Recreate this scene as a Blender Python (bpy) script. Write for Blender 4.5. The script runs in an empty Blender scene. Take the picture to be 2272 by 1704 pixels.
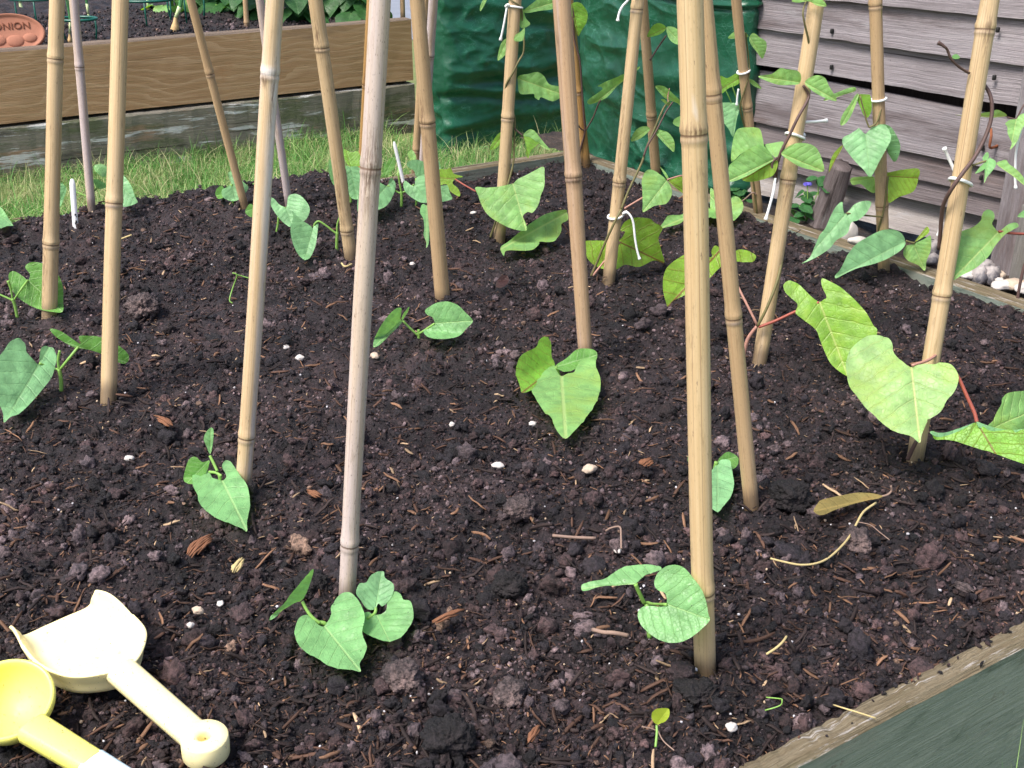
import bpy, bmesh, math, random
import numpy as np
from mathutils import Vector, Matrix, noise as mnoise
from mathutils.geometry import delaunay_2d_cdt

random.seed(7); RNG = np.random.default_rng(11)
SC = bpy.context.scene; COL = SC.collection
# ------------------------------------------------------------------ camera frame (photo pixels 2272 x 1704)
FPX, CX, CY, HCAM = 2600.0, 1136.0, 852.0, 0.57
TH = math.atan2(CY + 320.0, FPX)
CAM = Vector((0, 0, HCAM))
FW = Vector((0, math.cos(TH), -math.sin(TH))); UPV = Vector((0, math.sin(TH), math.cos(TH))); RT = Vector((1, 0, 0))
def ray(px, py): return FW + RT * ((px - CX) / FPX) + UPV * ((CY - py) / FPX)
def on_z(px, py, z=0.0):
    r = ray(px, py); return CAM + r * ((z - HCAM) / r.z)
def on_y(px, py, y):
    r = ray(px, py); return CAM + r * (y / r.y)
def depth_of(p): return (p - CAM).dot(FW)
def to_px(p):
    d = p - CAM; k = d.dot(FW)
    return CX + FPX * d.dot(RT) / k, CY - FPX * d.dot(UPV) / k
def at_depth(px, py, d): return CAM + ray(px, py) * d
# photo regions that were studied enlarged: offset and magnification
S0, S1 = 3.3185, 3.2917
REG = dict(A=(0,0,S0), B=(550,0,S0), C=(1050,0,S0), D=(1600,0,S1), E=(0,400,S0), F=(550,400,S0), G=(1050,400,S0), H=(1600,400,S1),
           I=(0,800,S0), J=(550,800,S0), K=(1050,800,S0), L=(1600,800,S1), M=(0,1204,S0), N=(550,1204,S0), O=(1050,1204,S0), P=(1600,1204,S1),
           Q=(600,280,4.424), S=(1350,100,4.74), T=(1380,350,4.741), U=(1640,330,6.144), V=(1940,480,6.663), W=(2050,200,7.54),
           X=(2000,820,6.912), Y=(0,340,6.703), Z=(900,0,3.687), _=(0,0,1.0))
def R(reg, x, y):
    o = REG[reg]; return (o[0] + x / o[2], o[1] + y / o[2])
def RP(reg, s):
    out = []
    for t in s.split():
        a = t.split(','); out.append(R(reg, float(a[0]), float(a[1])))
    return out
# ------------------------------------------------------------------ bed axes
E1 = Vector((0.8427, 0.5384, 0)); E2 = Vector((-0.5384, 0.8427, 0))
CORNER = on_z(1265, 342)
A_R = CORNER.dot(E1); B_B = CORNER.dot(E2)
B_F = 0.5 * (on_z(1611, 1702).dot(E2) + on_z(2272, 1372).dot(E2))
B_FO = 0.5 * (on_z(1746, 1704).dot(E2) + on_z(2272, 1432).dot(E2))
A_L = on_z(0, 1704).dot(E1) - 0.9
A_VIS = on_z(990, 380).dot(E1)
LAWN_Z, SIDE_Z = -0.19, -0.014
def ab(a, b, z=0.0): return E1 * a + E2 * b + Vector((0, 0, z))
# ------------------------------------------------------------------ noise
def _hash(ix, iy, seed):
    h = (ix.astype(np.int64) * 374761393 + iy.astype(np.int64) * 668265263 + seed * 974711) & 0x7fffffff
    h = (h ^ (h >> 13)) * 1274126177 & 0x7fffffff
    return ((h ^ (h >> 16)) & 0xffff) / 65535.0
def vnoise(x, y, seed=0):
    x = np.asarray(x, float); y = np.asarray(y, float)
    ix = np.floor(x); iy = np.floor(y); fx = x - ix; fy = y - iy
    fx = fx * fx * (3 - 2 * fx); fy = fy * fy * (3 - 2 * fy)
    a = _hash(ix, iy, seed); b = _hash(ix + 1, iy, seed); c = _hash(ix, iy + 1, seed); d = _hash(ix + 1, iy + 1, seed)
    return (a * (1 - fx) + b * fx) * (1 - fy) + (c * (1 - fx) + d * fx) * fy
def fbm(x, y, seed=0, octv=4):
    s = 0; a = 1; t = 0
    for i in range(octv):
        s = s + a * vnoise(x * 2 ** i, y * 2 ** i, seed + i * 17); t += a; a *= .5
    return s / t
HOLES = []
def pushed_up(x, y):
    z = np.zeros_like(np.asarray(x, float))
    for (hx, hy, r_) in HOLES:
        d = np.hypot(x - hx, y - hy); w = .6 + .8 * vnoise(np.asarray(x) * 60, np.asarray(y) * 60, 5)
        z = z + .0065 * w * np.exp(-((d - r_ - .011) / .010) ** 2) - .008 * np.exp(-((d - r_) / .0035) ** 2)
    return z
def soil_h(x, y):
    """macro height of the bed soil"""
    x = np.asarray(x, float); y = np.asarray(y, float)
    a = x * E1.x + y * E1.y; b = x * E2.x + y * E2.y
    h = -0.010 + 0.016 * (fbm(x * 5.5, y * 5.5, 3, 2) - .5)
    back = np.clip(1 - (B_B - b) / 0.42, 0, 1) ** 1.3
    left = np.clip((A_VIS - a) / 0.28, 0, 1)
    h = h + back * left * 0.048
    side = np.clip(1 - np.minimum(b - B_F, (B_B - b) + .25 * left) / 0.06, 0, 1)
    return h - side * 0.006 + .007 * np.clip(1 - (A_R - a) / .25, 0, 1)
def ground(px, py):
    z = -0.01
    for _ in range(5):
        p = on_z(px, py, z); z = float(soil_h(p.x, p.y))
    return on_z(px, py, z)
# ------------------------------------------------------------------ object helpers
def tag(o, label=None, cat=None, group=None, kind=None):
    if label: o['label'] = label
    if cat: o['category'] = cat
    if group: o['group'] = group
    if kind: o['kind'] = kind
    return o
def empty(name, loc, label, cat, group=None):
    o = bpy.data.objects.new(name, None); COL.objects.link(o); o.location = loc; o.empty_display_size = .02
    return tag(o, label, cat, group)
def build(name, verts, faces, mat=None, parent=None, smooth=True, loc=None, uvs=None, cols=None, attr=None):
    """verts in world space; stored relative to the parent's (unrotated) location"""
    off = Vector((0, 0, 0))
    if parent is not None:
        q = parent
        while q is not None: off = off + q.location; q = q.parent
    if loc is not None: off = off + Vector(loc)
    V = np.asarray([tuple(v) for v in verts] if not isinstance(verts, np.ndarray) else verts, dtype=np.float64) - np.array(off)
    me = bpy.data.meshes.new(name)
    if isinstance(faces, np.ndarray):
        nf, k = faces.shape
        me.vertices.add(len(V)); me.vertices.foreach_set('co', V.astype(np.float32).ravel())
        me.loops.add(nf * k); me.loops.foreach_set('vertex_index', faces.astype(np.int32).ravel())
        me.polygons.add(nf); me.polygons.foreach_set('loop_start', np.arange(0, nf * k, k, dtype=np.int32))
        me.polygons.foreach_set('loop_total', np.full(nf, k, dtype=np.int32))
        me.update(calc_edges=True)
    else:
        me.from_pydata([tuple(v) for v in V], [], faces); me.update()
    if smooth: me.polygons.foreach_set('use_smooth', np.ones(len(me.polygons), dtype=bool))
    if uvs is not None:
        uv = me.uv_layers.new(name='UVMap'); li = np.zeros(len(me.loops), dtype=np.int32); me.loops.foreach_get('vertex_index', li)
        uv.data.foreach_set('uv', np.asarray(uvs, dtype=np.float32)[li].ravel())
    if cols is not None:
        c = me.color_attributes.new('Col', 'FLOAT_COLOR', 'POINT'); cc = np.ones((len(V), 4), dtype=np.float32); cc[:, :3] = cols
        c.data.foreach_set('color', cc.ravel())
    if attr is not None:
        for k2, v2 in attr.items():
            t = me.attributes.new(k2, 'FLOAT', 'POINT'); t.data.foreach_set('value', np.asarray(v2, dtype=np.float32))
    if mat: me.materials.append(mat)
    o = bpy.data.objects.new(name, me); COL.objects.link(o)
    if parent is not None: o.parent = parent
    if loc is not None: o.location = loc
    return o
def catmull(pts, n=5, closed=False):
    P = [np.array(tuple(p), float) for p in pts]; m = len(P); out = []
    if m < 3 and not closed:
        return [P[0] + (P[-1] - P[0]) * i / n for i in range(n + 1)]
    rng = range(m) if closed else range(m - 1)
    for i in rng:
        if closed: p0, p1, p2, p3 = P[(i - 1) % m], P[i], P[(i + 1) % m], P[(i + 2) % m]
        else: p0, p1, p2, p3 = P[max(i - 1, 0)], P[i], P[i + 1], P[min(i + 2, m - 1)]
        for k in range(n):
            t = k / n
            out.append(.5 * ((2 * p1) + (-p0 + p2) * t + (2 * p0 - 5 * p1 + 4 * p2 - p3) * t * t + (-p0 + 3 * p1 - 3 * p2 + p3) * t ** 3))
    if not closed: out.append(P[-1])
    return out
def tube_data(path, rad, seg=8, cap=True):
    """path: list of 3d points, rad: float or list"""
    P = [Vector(tuple(p)) for p in path]; n = len(P)
    rr = [rad] * n if not hasattr(rad, '__len__') else rad
    V = []; F = []; up = None
    for i in range(n):
        t = (P[min(i + 1, n - 1)] - P[max(i - 1, 0)]).normalized()
        if up is None:
            up = Vector((0, 0, 1)) if abs(t.z) < .9 else Vector((1, 0, 0))
        a = t.cross(up)
        if a.length < 1e-6: a = t.orthogonal()
        a.normalize(); b = a.cross(t).normalized(); up = b
        for k in range(seg):
            w = 2 * math.pi * k / seg; V.append(P[i] + (a * math.cos(w) + b * math.sin(w)) * rr[i])
    for i in range(n - 1):
        for k in range(seg):
            F.append((i * seg + k, i * seg + (k + 1) % seg, (i + 1) * seg + (k + 1) % seg, (i + 1) * seg + k))
    if cap:
        F.append(tuple(range(seg - 1, -1, -1))); F.append(tuple((n - 1) * seg + k for k in range(seg)))
    return V, F
def merge(list_vf):
    V = []; F = []
    for v, f in list_vf:
        o = len(V); V += list(v); F += [tuple(i + o for i in q) for q in f]
    return V, F
def box_data(c, ax, ay, az, sx, sy, sz):
    V = [c + ax * (sx * i) + ay * (sy * j) + az * (sz * k) for i in (-.5, .5) for j in (-.5, .5) for k in (-.5, .5)]
    return V, [(0, 1, 3, 2), (4, 6, 7, 5), (0, 4, 5, 1), (2, 3, 7, 6), (0, 2, 6, 4), (1, 5, 7, 3)]
def bevel(o, w, seg=2):
    m = o.modifiers.new('Bevel', 'BEVEL'); m.width = w; m.segments = seg; m.limit_method = 'ANGLE'; m.angle_limit = .6
    return o
# ------------------------------------------------------------------ node helpers
class NT:
    def __init__(s, name):
        s.m = bpy.data.materials.new(name); s.m.use_nodes = True; s.t = s.m.node_tree; s.t.nodes.clear()
        s.out = s.n('ShaderNodeOutputMaterial'); s.b = s.n('ShaderNodeBsdfPrincipled'); s.l(s.b.outputs[0], s.out.inputs[0])
    def n(s, t, **k):
        x = s.t.nodes.new(t)
        for a, v in k.items(): setattr(x, a, v)
        return x
    def l(s, a, b): s.t.links.new(a, b)
    def val(s, sock, v):
        if hasattr(v, 'is_output') or hasattr(v, 'links'): s.l(v, sock)
        elif isinstance(v, (tuple, list)): sock.default_value = tuple(v) + ((1,) if len(v) == 3 and len(sock.default_value) == 4 else ())
        else: sock.default_value = v
    def math(s, op, a, b=0.0, c=None):
        x = s.n('ShaderNodeMath', operation=op); s.val(x.inputs[0], a); s.val(x.inputs[1], b)
        if c is not None: s.val(x.inputs[2], c)
        return x.outputs[0]
    def mix(s, f, a, b, mode='MIX'):
        x = s.n('ShaderNodeMix', data_type='RGBA', blend_type=mode); s.val(x.inputs[0], f); s.val(x.inputs[6], a); s.val(x.inputs[7], b); return x.outputs[2]
    def coord(s, what='Object', scale=(1, 1, 1)):
        c = s.n('ShaderNodeTexCoord'); m = s.n('ShaderNodeMapping'); m.inputs['Scale'].default_value = scale; s.l(c.outputs[what], m.inputs[0]); return m.outputs[0]
    def noise(s, vec, scale, detail=4, rough=.55, dist=0.0):
        x = s.n('ShaderNodeTexNoise'); s.l(vec, x.inputs['Vector']); x.inputs['Scale'].default_value = scale; x.inputs['Detail'].default_value = detail
        x.inputs['Roughness'].default_value = rough; x.inputs['Distortion'].default_value = dist; return x.outputs[0]
    def ramp(s, f, lo, hi, a=0.0, b=1.0):
        x = s.n('ShaderNodeMapRange'); x.interpolation_type = 'SMOOTHSTEP'; s.val(x.inputs[0], f)
        for i, v in enumerate((lo, hi, a, b)): x.inputs[1 + i].default_value = v
        return x.outputs[0]
    def bump(s, h, strength=.3, dist=.002):
        x = s.n('ShaderNodeBump'); x.inputs['Strength'].default_value = strength; x.inputs['Distance'].default_value = dist
        s.l(h, x.inputs['Height']); s.l(x.outputs[0], s.b.inputs['Normal']); return x
    def set(s, **k):
        for a, v in k.items(): s.val(s.b.inputs[a.replace('_', ' ')], v)
        return s
    def attr(s, name):
        x = s.n('ShaderNodeAttribute'); x.attribute_name = name; return x
# ================================================================== materials
def mat_plain(name, col, rough=.6, spec=.4, var=.25, scale=40):
    t = NT(name); v = t.coord('Object'); n = t.noise(v, scale, 5)
    dark = tuple(c * (1 - var) for c in col); lite = tuple(min(1, c * (1 + var)) for c in col)
    t.set(Base_Color=t.mix(n, dark, lite), Roughness=rough, Specular_IOR_Level=spec); t.bump(n, .2, .001); return t.m
def mat_soil(name, attr=True, base=(.022, .017, .016)):
    t = NT(name); v = t.coord('Object'); n1 = t.noise(v, 260, 5, .7); n2 = t.noise(v, 38, 4, .6); n3 = t.noise(v, 9, 3)
    c = t.attr('Col').outputs[0] if attr else t.mix(1.0, base, base)
    c = t.mix(1.0, c, t.mix(t.ramp(n1, .32, .68), (.35, .35, .36), (1.7, 1.62, 1.6)), 'MULTIPLY')
    c = t.mix(1.0, c, t.mix(t.ramp(n2, .3, .7), (.7, .7, .72), (1.3, 1.24, 1.2)), 'MULTIPLY')
    c = t.mix(1.0, c, t.mix(t.ramp(n3, .35, .65), (.62, .62, .66), (1.38, 1.33, 1.32)), 'MULTIPLY')
    t.set(Base_Color=c, Roughness=t.ramp(n2, .3, .7, .5, .9), Specular_IOR_Level=.42)
    t.bump(t.math('ADD', n1, t.math('MULTIPLY', n2, 1.5)), 1.0, .004); return t.m
def mat_col(name, rough=.7, spec=.3, bumpscale=300, bstr=.4):
    t = NT(name); v = t.coord('Object'); n = t.noise(v, bumpscale, 4)
    c = t.mix(1.0, t.attr('Col').outputs[0], t.mix(n, (.6, .6, .6), (1.4, 1.4, 1.4)), 'MULTIPLY')
    t.set(Base_Color=c, Roughness=rough, Specular_IOR_Level=spec); t.bump(n, bstr, .001); return t.m
def mat_leaf(name, top, under, vein, trans, yellow=None, uvein=None, spot=.0):
    t = NT(name); uv = t.n('ShaderNodeUVMap').outputs[0]; sp = t.n('ShaderNodeSeparateXYZ'); t.l(uv, sp.inputs[0])
    s = t.math('ABSOLUTE', sp.outputs[0]); tt = sp.outputs[1]
    wob = t.noise(uv, 5, 2)
    q = t.math('DIVIDE', t.math('SUBTRACT', tt, t.math('MULTIPLY', s, t.math('ADD', .5, t.math('MULTIPLY', wob, .35)))), .165)
    fr = t.math('ABSOLUTE', t.math('SUBTRACT', t.math('FRACT', t.math('ADD', q, .5)), .5))
    side = t.ramp(fr, .0, .085, 1, 0); mid = t.ramp(s, .004, .017, 1, 0)
    # fine net between the side veins
    vo = t.n('ShaderNodeTexVoronoi', feature='DISTANCE_TO_EDGE'); t.l(uv, vo.inputs['Vector']); vo.inputs['Scale'].default_value = 19
    net = t.ramp(vo.outputs['Distance'], .0, .09, 1, 0)
    ob = t.coord('Object'); n1 = t.noise(ob, 55, 4); n2 = t.noise(ob, 420, 3)
    c = t.mix(t.ramp(n1, .3, .7), tuple(x * .82 for x in top), tuple(x * 1.16 for x in top))
    if yellow: c = t.mix(t.ramp(t.noise(ob, 28, 3), .48, .68, 0, .75), c, yellow)
    c = t.mix(t.math('MULTIPLY', t.ramp(n2, .5, .75), .35), c, tuple(x * .62 for x in top))
    pk = t.ramp(fr, .05, .30, 0, 1); c = t.mix(t.math('MULTIPLY', t.math('MULTIPLY', pk, t.ramp(n1, .35, .65)), .22), c, tuple(min(1, x * 1.35 + .03) for x in top))  # sheen between the veins painted in as a paler tone
    m = t.math('MAXIMUM', t.math('MULTIPLY', side, .26), t.math('MAXIMUM', t.math('MULTIPLY', mid, .85), t.math('MULTIPLY', net, .10)))
    c = t.mix(m, c, vein)
    if spot:
        c = t.mix(t.ramp(t.noise(ob, 330, 1), .765, .785, 0, spot), c, (.02, .02, .01))
    cu = t.mix(t.ramp(n1, .3, .7), tuple(x * .85 for x in under), tuple(x * 1.15 for x in under))
    mu = t.math('MAXIMUM', t.math('MULTIPLY', side, .5), t.math('MAXIMUM', t.math('MULTIPLY', mid, .9), t.math('MULTIPLY', net, .25)))
    cu = t.mix(mu, cu, uvein or vein)
    g = t.n('ShaderNodeNewGeometry'); c = t.mix(g.outputs['Backfacing'], c, cu)
    t.set(Base_Color=c, Roughness=.42, Specular_IOR_Level=.5)
    tr = t.n('ShaderNodeBsdfTranslucent'); t.l(t.mix(1.0, c, trans, 'MULTIPLY'), tr.inputs[0])
    mx = t.n('ShaderNodeMixShader'); mx.inputs[0].default_value = .34; t.l(t.b.outputs[0], mx.inputs[1]); t.l(tr.outputs[0], mx.inputs[2]); t.l(mx.outputs[0], t.out.inputs[0])
    h = t.math('SUBTRACT', n1, t.math('ADD', t.math('MULTIPLY', side, .35), t.math('ADD', t.math('MULTIPLY', mid, .3), t.math('MULTIPLY', net, .15))))
    t.bump(h, .6, .0022); return t.m
LEAF = {
 's': mat_leaf('bean_leaf_green', (.20, .45, .165), (.17, .42, .085), (.36, .60, .24), (1.5, 1.5, .7), spot=.9),
 'b': mat_leaf('bean_leaf_bluish', (.235, .50, .225), (.18, .43, .125), (.26, .5, .22), (1.3, 1.4, .8), spot=.8),
 'r': mat_leaf('runner_leaf_fresh', (.25, .51, .155), (.20, .45, .05), (.44, .62, .22), (1.6, 1.5, .5), yellow=(.29, .46, .09), uvein=(.2, .12, .03)),
 'v': mat_leaf('runner_leaf_vivid', (.215, .435, .045), (.22, .43, .04), (.45, .58, .16), (1.6, 1.5, .4), yellow=(.33, .50, .05)),
 'y': mat_leaf('runner_leaf_lime', (.31, .53, .18), (.25, .46, .045), (.55, .62, .25), (1.6, 1.5, .45), yellow=(.35, .52, .11), uvein=(.22, .09, .03)),
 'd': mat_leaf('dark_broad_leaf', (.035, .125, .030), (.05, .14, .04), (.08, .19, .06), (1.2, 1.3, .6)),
 'w': mat_leaf('weed_leaf_dark', (.045, .17, .05), (.07, .19, .06), (.1, .26, .09), (1.2, 1.3, .6)),
 'o': mat_leaf('withered_leaf', (.30, .24, .08), (.42, .22, .05), (.4, .3, .1), (1, 1, 1), yellow=(.33, .15, .03), spot=1.0),
 'n': mat_leaf('brown_dead_leaf', (.075, .035, .032), (.08, .04, .03), (.12, .06, .05), (.6, .6, .6)),
 'l': mat_leaf('yellow_seed_leaf', (.42, .55, .04), (.45, .5, .04), (.5, .6, .1), (1.3, 1.3, .4), yellow=(.6, .45, .03)),
}
def mat_bamboo(name, c1, c2, bloom, speck=.25, grey=None, grey_amt=0.0, rough=.42):
    t = NT(name); uv = t.n('ShaderNodeUVMap').outputs[0]
    def mp(sx, sy):
        m = t.n('ShaderNodeMapping'); m.inputs['Scale'].default_value = (sx, sy, 1); t.l(uv, m.inputs[0]); return m.outputs[0]
    st = t.noise(mp(14, 5), 1, 5, .65); st2 = t.noise(mp(2.2, 5.5), 1, 3); fine = t.noise(mp(60, 320), 1, 3, .7); spk = t.noise(mp(34, 210), 1, 2)
    c = t.mix(t.ramp(st, .3, .7), c1, c2)
    c = t.mix(t.ramp(st2, .5, .8, 0, .6), c, bloom)
    if grey: c = t.mix(t.ramp(t.noise(mp(1.6, 2.6), 1, 4), .5 - grey_amt, .75 - grey_amt, 0, .92), c, grey)
    c = t.mix(t.ramp(fine, .55, .8, 0, .35), c, tuple(x * .62 for x in c1))
    c = t.mix(t.ramp(spk, .62, .72, 0, speck), c, (.06, .035, .02))
    nd = t.attr('node').outputs['Fac']; dt = t.attr('dirt').outputs['Fac']
    c = t.mix(t.math('MULTIPLY', t.ramp(t.math('ADD', nd, t.math('MULTIPLY', t.math('SUBTRACT', fine, .5), .5)), .35, .85), .88), c, (.12, .068, .042))
    c = t.mix(t.math('MULTIPLY', t.attr('band').outputs['Fac'], .75), c, (.30, .235, .20))
    c = t.mix(t.attr('pale').outputs['Fac'], c, (.72, .68, .66)); c = t.mix(t.math('MULTIPLY', t.ramp(t.noise(mp(9, 55), 1, 4, .7), .62, .70), .75), c, (.13, .075, .05))
    blt = t.noise(mp(5, 26), 1, 5, .7); c = t.mix(t.ramp(blt, .54, .72, 0, .6), c, tuple(x * .55 for x in c1)); lng = t.noise(mp(22, 1.4), 1, 3, .6); c = t.mix(t.ramp(lng, .58, .68, 0, .6), c, (.22, .13, .07))
    sc = t.math('MULTIPLY', t.attr('scar').outputs['Fac'], t.ramp(t.noise(mp(16, 60), 1, 4, .7), .38, .6))
    c = t.mix(t.math('MULTIPLY', sc, .9), c, (.10, .055, .035))
    c = t.mix(t.math('MULTIPLY', t.ramp(t.math('ADD', dt, t.math('MULTIPLY', t.math('SUBTRACT', st, .5), .8)), .4, 1.0), .7), c, (.08, .055, .04))
    t.set(Base_Color=c, Roughness=t.ramp(st, .2, .8, rough - .08, rough + .18), Specular_IOR_Level=.45)
    t.bump(t.math('ADD', t.math('MULTIPLY', t.noise(mp(40, 8), 1, 3), .8), t.math('MULTIPLY', fine, .4)), .22, .0008); return t.m
BAM = {
 't': mat_bamboo('bamboo_straw', (.51, .355, .19), (.60, .45, .265), (.64, .50, .34)),
 'o': mat_bamboo('bamboo_honey', (.43, .285, .155), (.51, .36, .205), (.54, .40, .27), speck=.4),
 'p': mat_bamboo('bamboo_bleached', (.52, .36, .20), (.62, .47, .29), (.74, .64, .54), grey=(.62, .53, .50), grey_amt=.04),
 'g': mat_bamboo('bamboo_grey_speckled', (.48, .37, .27), (.56, .46, .37), (.58, .50, .47), speck=.8, grey=(.52, .44, .43), grey_amt=.12, rough=.6),
 'm': mat_bamboo('bamboo_mauve_grey', (.48, .35, .25), (.56, .44, .35), (.58, .50, .49), speck=.4, grey=(.52, .44, .45), grey_amt=.12, rough=.6),
 'r': mat_bamboo('bamboo_reddish', (.40, .255, .145), (.49, .33, .20), (.54, .39, .30), speck=.45, grey=(.42, .33, .30), grey_amt=.02),
 'b': mat_bamboo('bamboo_brown', (.36, .19, .055), (.50, .30, .12), (.5, .33, .16), speck=.5),
}
def mat_wood(name, cols, ring=(3, 30, 60), rough=.85, stain=None, grain=.5, rings=0, cath=.05, saw=0.0, streak=.6, bump=.7, cracks=.0):
    """UV in metres: u along the board, v across it"""
    t = NT(name); uv = t.n('ShaderNodeUVMap').outputs[0]; sp = t.n('ShaderNodeSeparateXYZ'); t.l(uv, sp.inputs[0]); U_, V_ = sp.outputs[0], sp.outputs[1]
    def mp(sx, sy, src=uv):
        m = t.n('ShaderNodeMapping'); m.inputs['Scale'].default_value = (sx, sy, 1); t.l(src, m.inputs[0]); return m.outputs[0]
    warp = t.noise(mp(4, 14), 1, 3); big = t.noise(mp(ring[0], ring[1] * .25), 1, 4, .6, .6)
    fine = t.noise(mp(ring[0] * 4, 900), 1, 4, .75); fin2 = t.noise(mp(ring[0] * 2.2, 260), 1, 4, .7); blot = t.noise(mp(7, 11), 1, 6, .7); speck = t.noise(mp(420, 420), 1, 2)
    c = t.mix(t.ramp(big, .25, .75), cols[0], cols[1])
    if rings:      # growth rings cut at a slant: arches that run out along the board
        x = t.math('ADD', t.math('SUBTRACT', V_, .075), t.math('ADD', t.math('MULTIPLY', t.math('SUBTRACT', warp, .5), .05), t.math('MULTIPLY', t.math('SUBTRACT', t.noise(mp(2.1, 3.0), 1, 2), .5), .16)))
        y = t.math('ADD', .012, t.math('MULTIPLY', t.noise(mp(1.1, 1.5), 1, 2), cath))
        r = t.math('SQRT', t.math('ADD', t.math('MULTIPLY', x, x), t.math('MULTIPLY', y, y)))
        s = t.math('FRACT', t.math('MULTIPLY', r, rings)); c = t.mix(t.math('MULTIPLY', t.ramp(s, .55, .97), grain), c, cols[2])
    else:
        c = t.mix(t.math('MULTIPLY', t.ramp(fin2, .35, .7), grain), c, cols[2])
    c = t.mix(t.ramp(fine, .5, .75, 0, streak), c, tuple(x * .38 for x in cols[0]))
    if saw:
        dg = t.n('ShaderNodeTexNoise'); dg.inputs['Scale'].default_value = 1; dg.inputs['Detail'].default_value = 3; m = t.n('ShaderNodeMapping'); m.inputs['Rotation'].default_value = (0, 0, .95); m.inputs['Scale'].default_value = (8, 150, 1); t.l(uv, m.inputs[0]); t.l(m.outputs[0], dg.inputs[0])
        c = t.mix(t.ramp(dg.outputs[0], .5, .72, 0, saw), c, cols[2])
    if stain:
        for (col, sc, thr, amt) in stain:
            n = t.noise(mp(*sc), 1, 7, .7); n = t.math('ADD', n, t.math('MULTIPLY', t.math('SUBTRACT', fin2, .5), .16))
            c = t.mix(t.ramp(n, thr[0], thr[1], 0, amt), c, col)
    if cracks:
        cn = t.noise(mp(1.6, 130), 1, 3, .5); c = t.mix(t.ramp(cn, .66, .69, 0, cracks), c, (.012, .01, .009))
    c = t.mix(t.ramp(speck, .55, .78, 0, .35), c, tuple(x * .5 for x in cols[0]))
    t.set(Base_Color=c, Roughness=rough, Specular_IOR_Level=.2)
    t.bump(t.math('ADD', t.math('MULTIPLY', fine, .8), t.math('ADD', t.math('MULTIPLY', blot, .8), fin2)), bump, .003); return t.m
W_NEW = mat_wood('sawn_timber_tan', ((.37, .215, .115), (.475, .29, .16), (.60, .40, .25)), (1.6, 18, 40), .9, rings=46, cath=.13, grain=.5, saw=.4, streak=.3,
                 stain=[((.20, .125, .085), (1.6, 8), (.52, .7), .55), ((.42, .20, .09), (5, 8), (.58, .72), .5), ((.15, .10, .07), (7, 40), (.62, .74), .6)])
W_NEWTOP = mat_wood('sawn_timber_top', ((.13, .10, .08), (.18, .135, .105), (.23, .18, .14)), (2.2, 22, 40), .9)
W_OLD = mat_wood('old_mossy_timber', ((.155, .14, .115), (.235, .212, .172), (.33, .30, .25)), (2.2, 22, 50), .95, grain=.6, streak=.7, bump=1.0, cracks=.8,
                 stain=[((.085, .11, .045), (4, 10), (.46, .6), .7), ((.045, .04, .034), (2.2, 9), (.52, .66), .75), ((.36, .22, .14), (3.2, 15), (.55, .66), .7), ((.62, .62, .62), (3.2, 24), (.535, .60), .9)])
W_BED = mat_wood('bed_board_face', ((.165, .21, .178), (.24, .285, .245), (.32, .355, .31)), (2.5, 40, 60), .92, grain=.45, streak=.45, bump=.8,
                 stain=[((.25, .235, .205), (5, 13), (.52, .68), .6), ((.06, .095, .07), (9, 26), (.53, .66), .6), ((.10, .08, .06), (22, 34), (.60, .68), .7), ((.36, .40, .38), (150, 220), (.66, .72), .8), ((.02, .025, .022), (170, 230), (.67, .73), .8)])
W_BEDTOP = mat_wood('bed_board_top', ((.13, .10, .06), (.225, .18, .115), (.31, .265, .185)), (4, 90, 60), .95, grain=.6, streak=.8, bump=1.0, cracks=.8,
                 stain=[((.46, .43, .405), (16, 150), (.56, .62), .8), ((.10, .095, .04), (8, 60), (.52, .66), .7), ((.04, .034, .028), (70, 160), (.66, .71), .9)])
FST = [((.12, .095, .098), (2.0, 15), (.5, .66), .75), ((.37, .36, .375), (6, 28), (.58, .7), .6), ((.15, .10, .085), (1.3, 6), (.54, .68), .6), ((.05, .04, .038), (28, 40), (.70, .74), .9)]
W_FENCE = mat_wood('weathered_grey_slat', ((.225, .20, .213), (.325, .297, .318), (.42, .39, .412)), (1.8, 40, 60), .95, stain=FST, grain=.6, streak=.85, bump=.9, cracks=.7)
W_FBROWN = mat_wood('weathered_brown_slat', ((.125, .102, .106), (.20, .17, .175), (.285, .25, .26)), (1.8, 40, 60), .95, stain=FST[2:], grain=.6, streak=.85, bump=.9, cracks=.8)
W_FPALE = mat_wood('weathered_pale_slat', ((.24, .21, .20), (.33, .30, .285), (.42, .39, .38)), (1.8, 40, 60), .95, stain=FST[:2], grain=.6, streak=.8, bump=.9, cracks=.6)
W_FDARK = mat_wood('gap_shade_timber', ((.03, .023, .023), (.05, .037, .036), (.07, .055, .055)), (2.6, 30, 60), .95)  # shade of the slat gaps put into the backing's wood colour
W_POST = mat_wood('grey_post', ((.19, .178, .168), (.27, .255, .24), (.33, .31, .295)), (1.6, 40, 60), .95, stain=[((.16, .15, .11), (3, 14), (.52, .7), .6), ((.34, .33, .31), (5, 60), (.58, .7), .5)], grain=.5, streak=.8, bump=.9, cracks=.6)
W_STUMP = mat_wood('dead_log', ((.13, .10, .10), (.24, .20, .20), (.36, .31, .31)), (3, 40, 60), .95, stain=[((.05, .038, .036), (5, 30), (.5, .62), .85), ((.40, .42, .40), (9, 30), (.58, .68), .7)], streak=.8, bump=1.0, cracks=.8)
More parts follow.
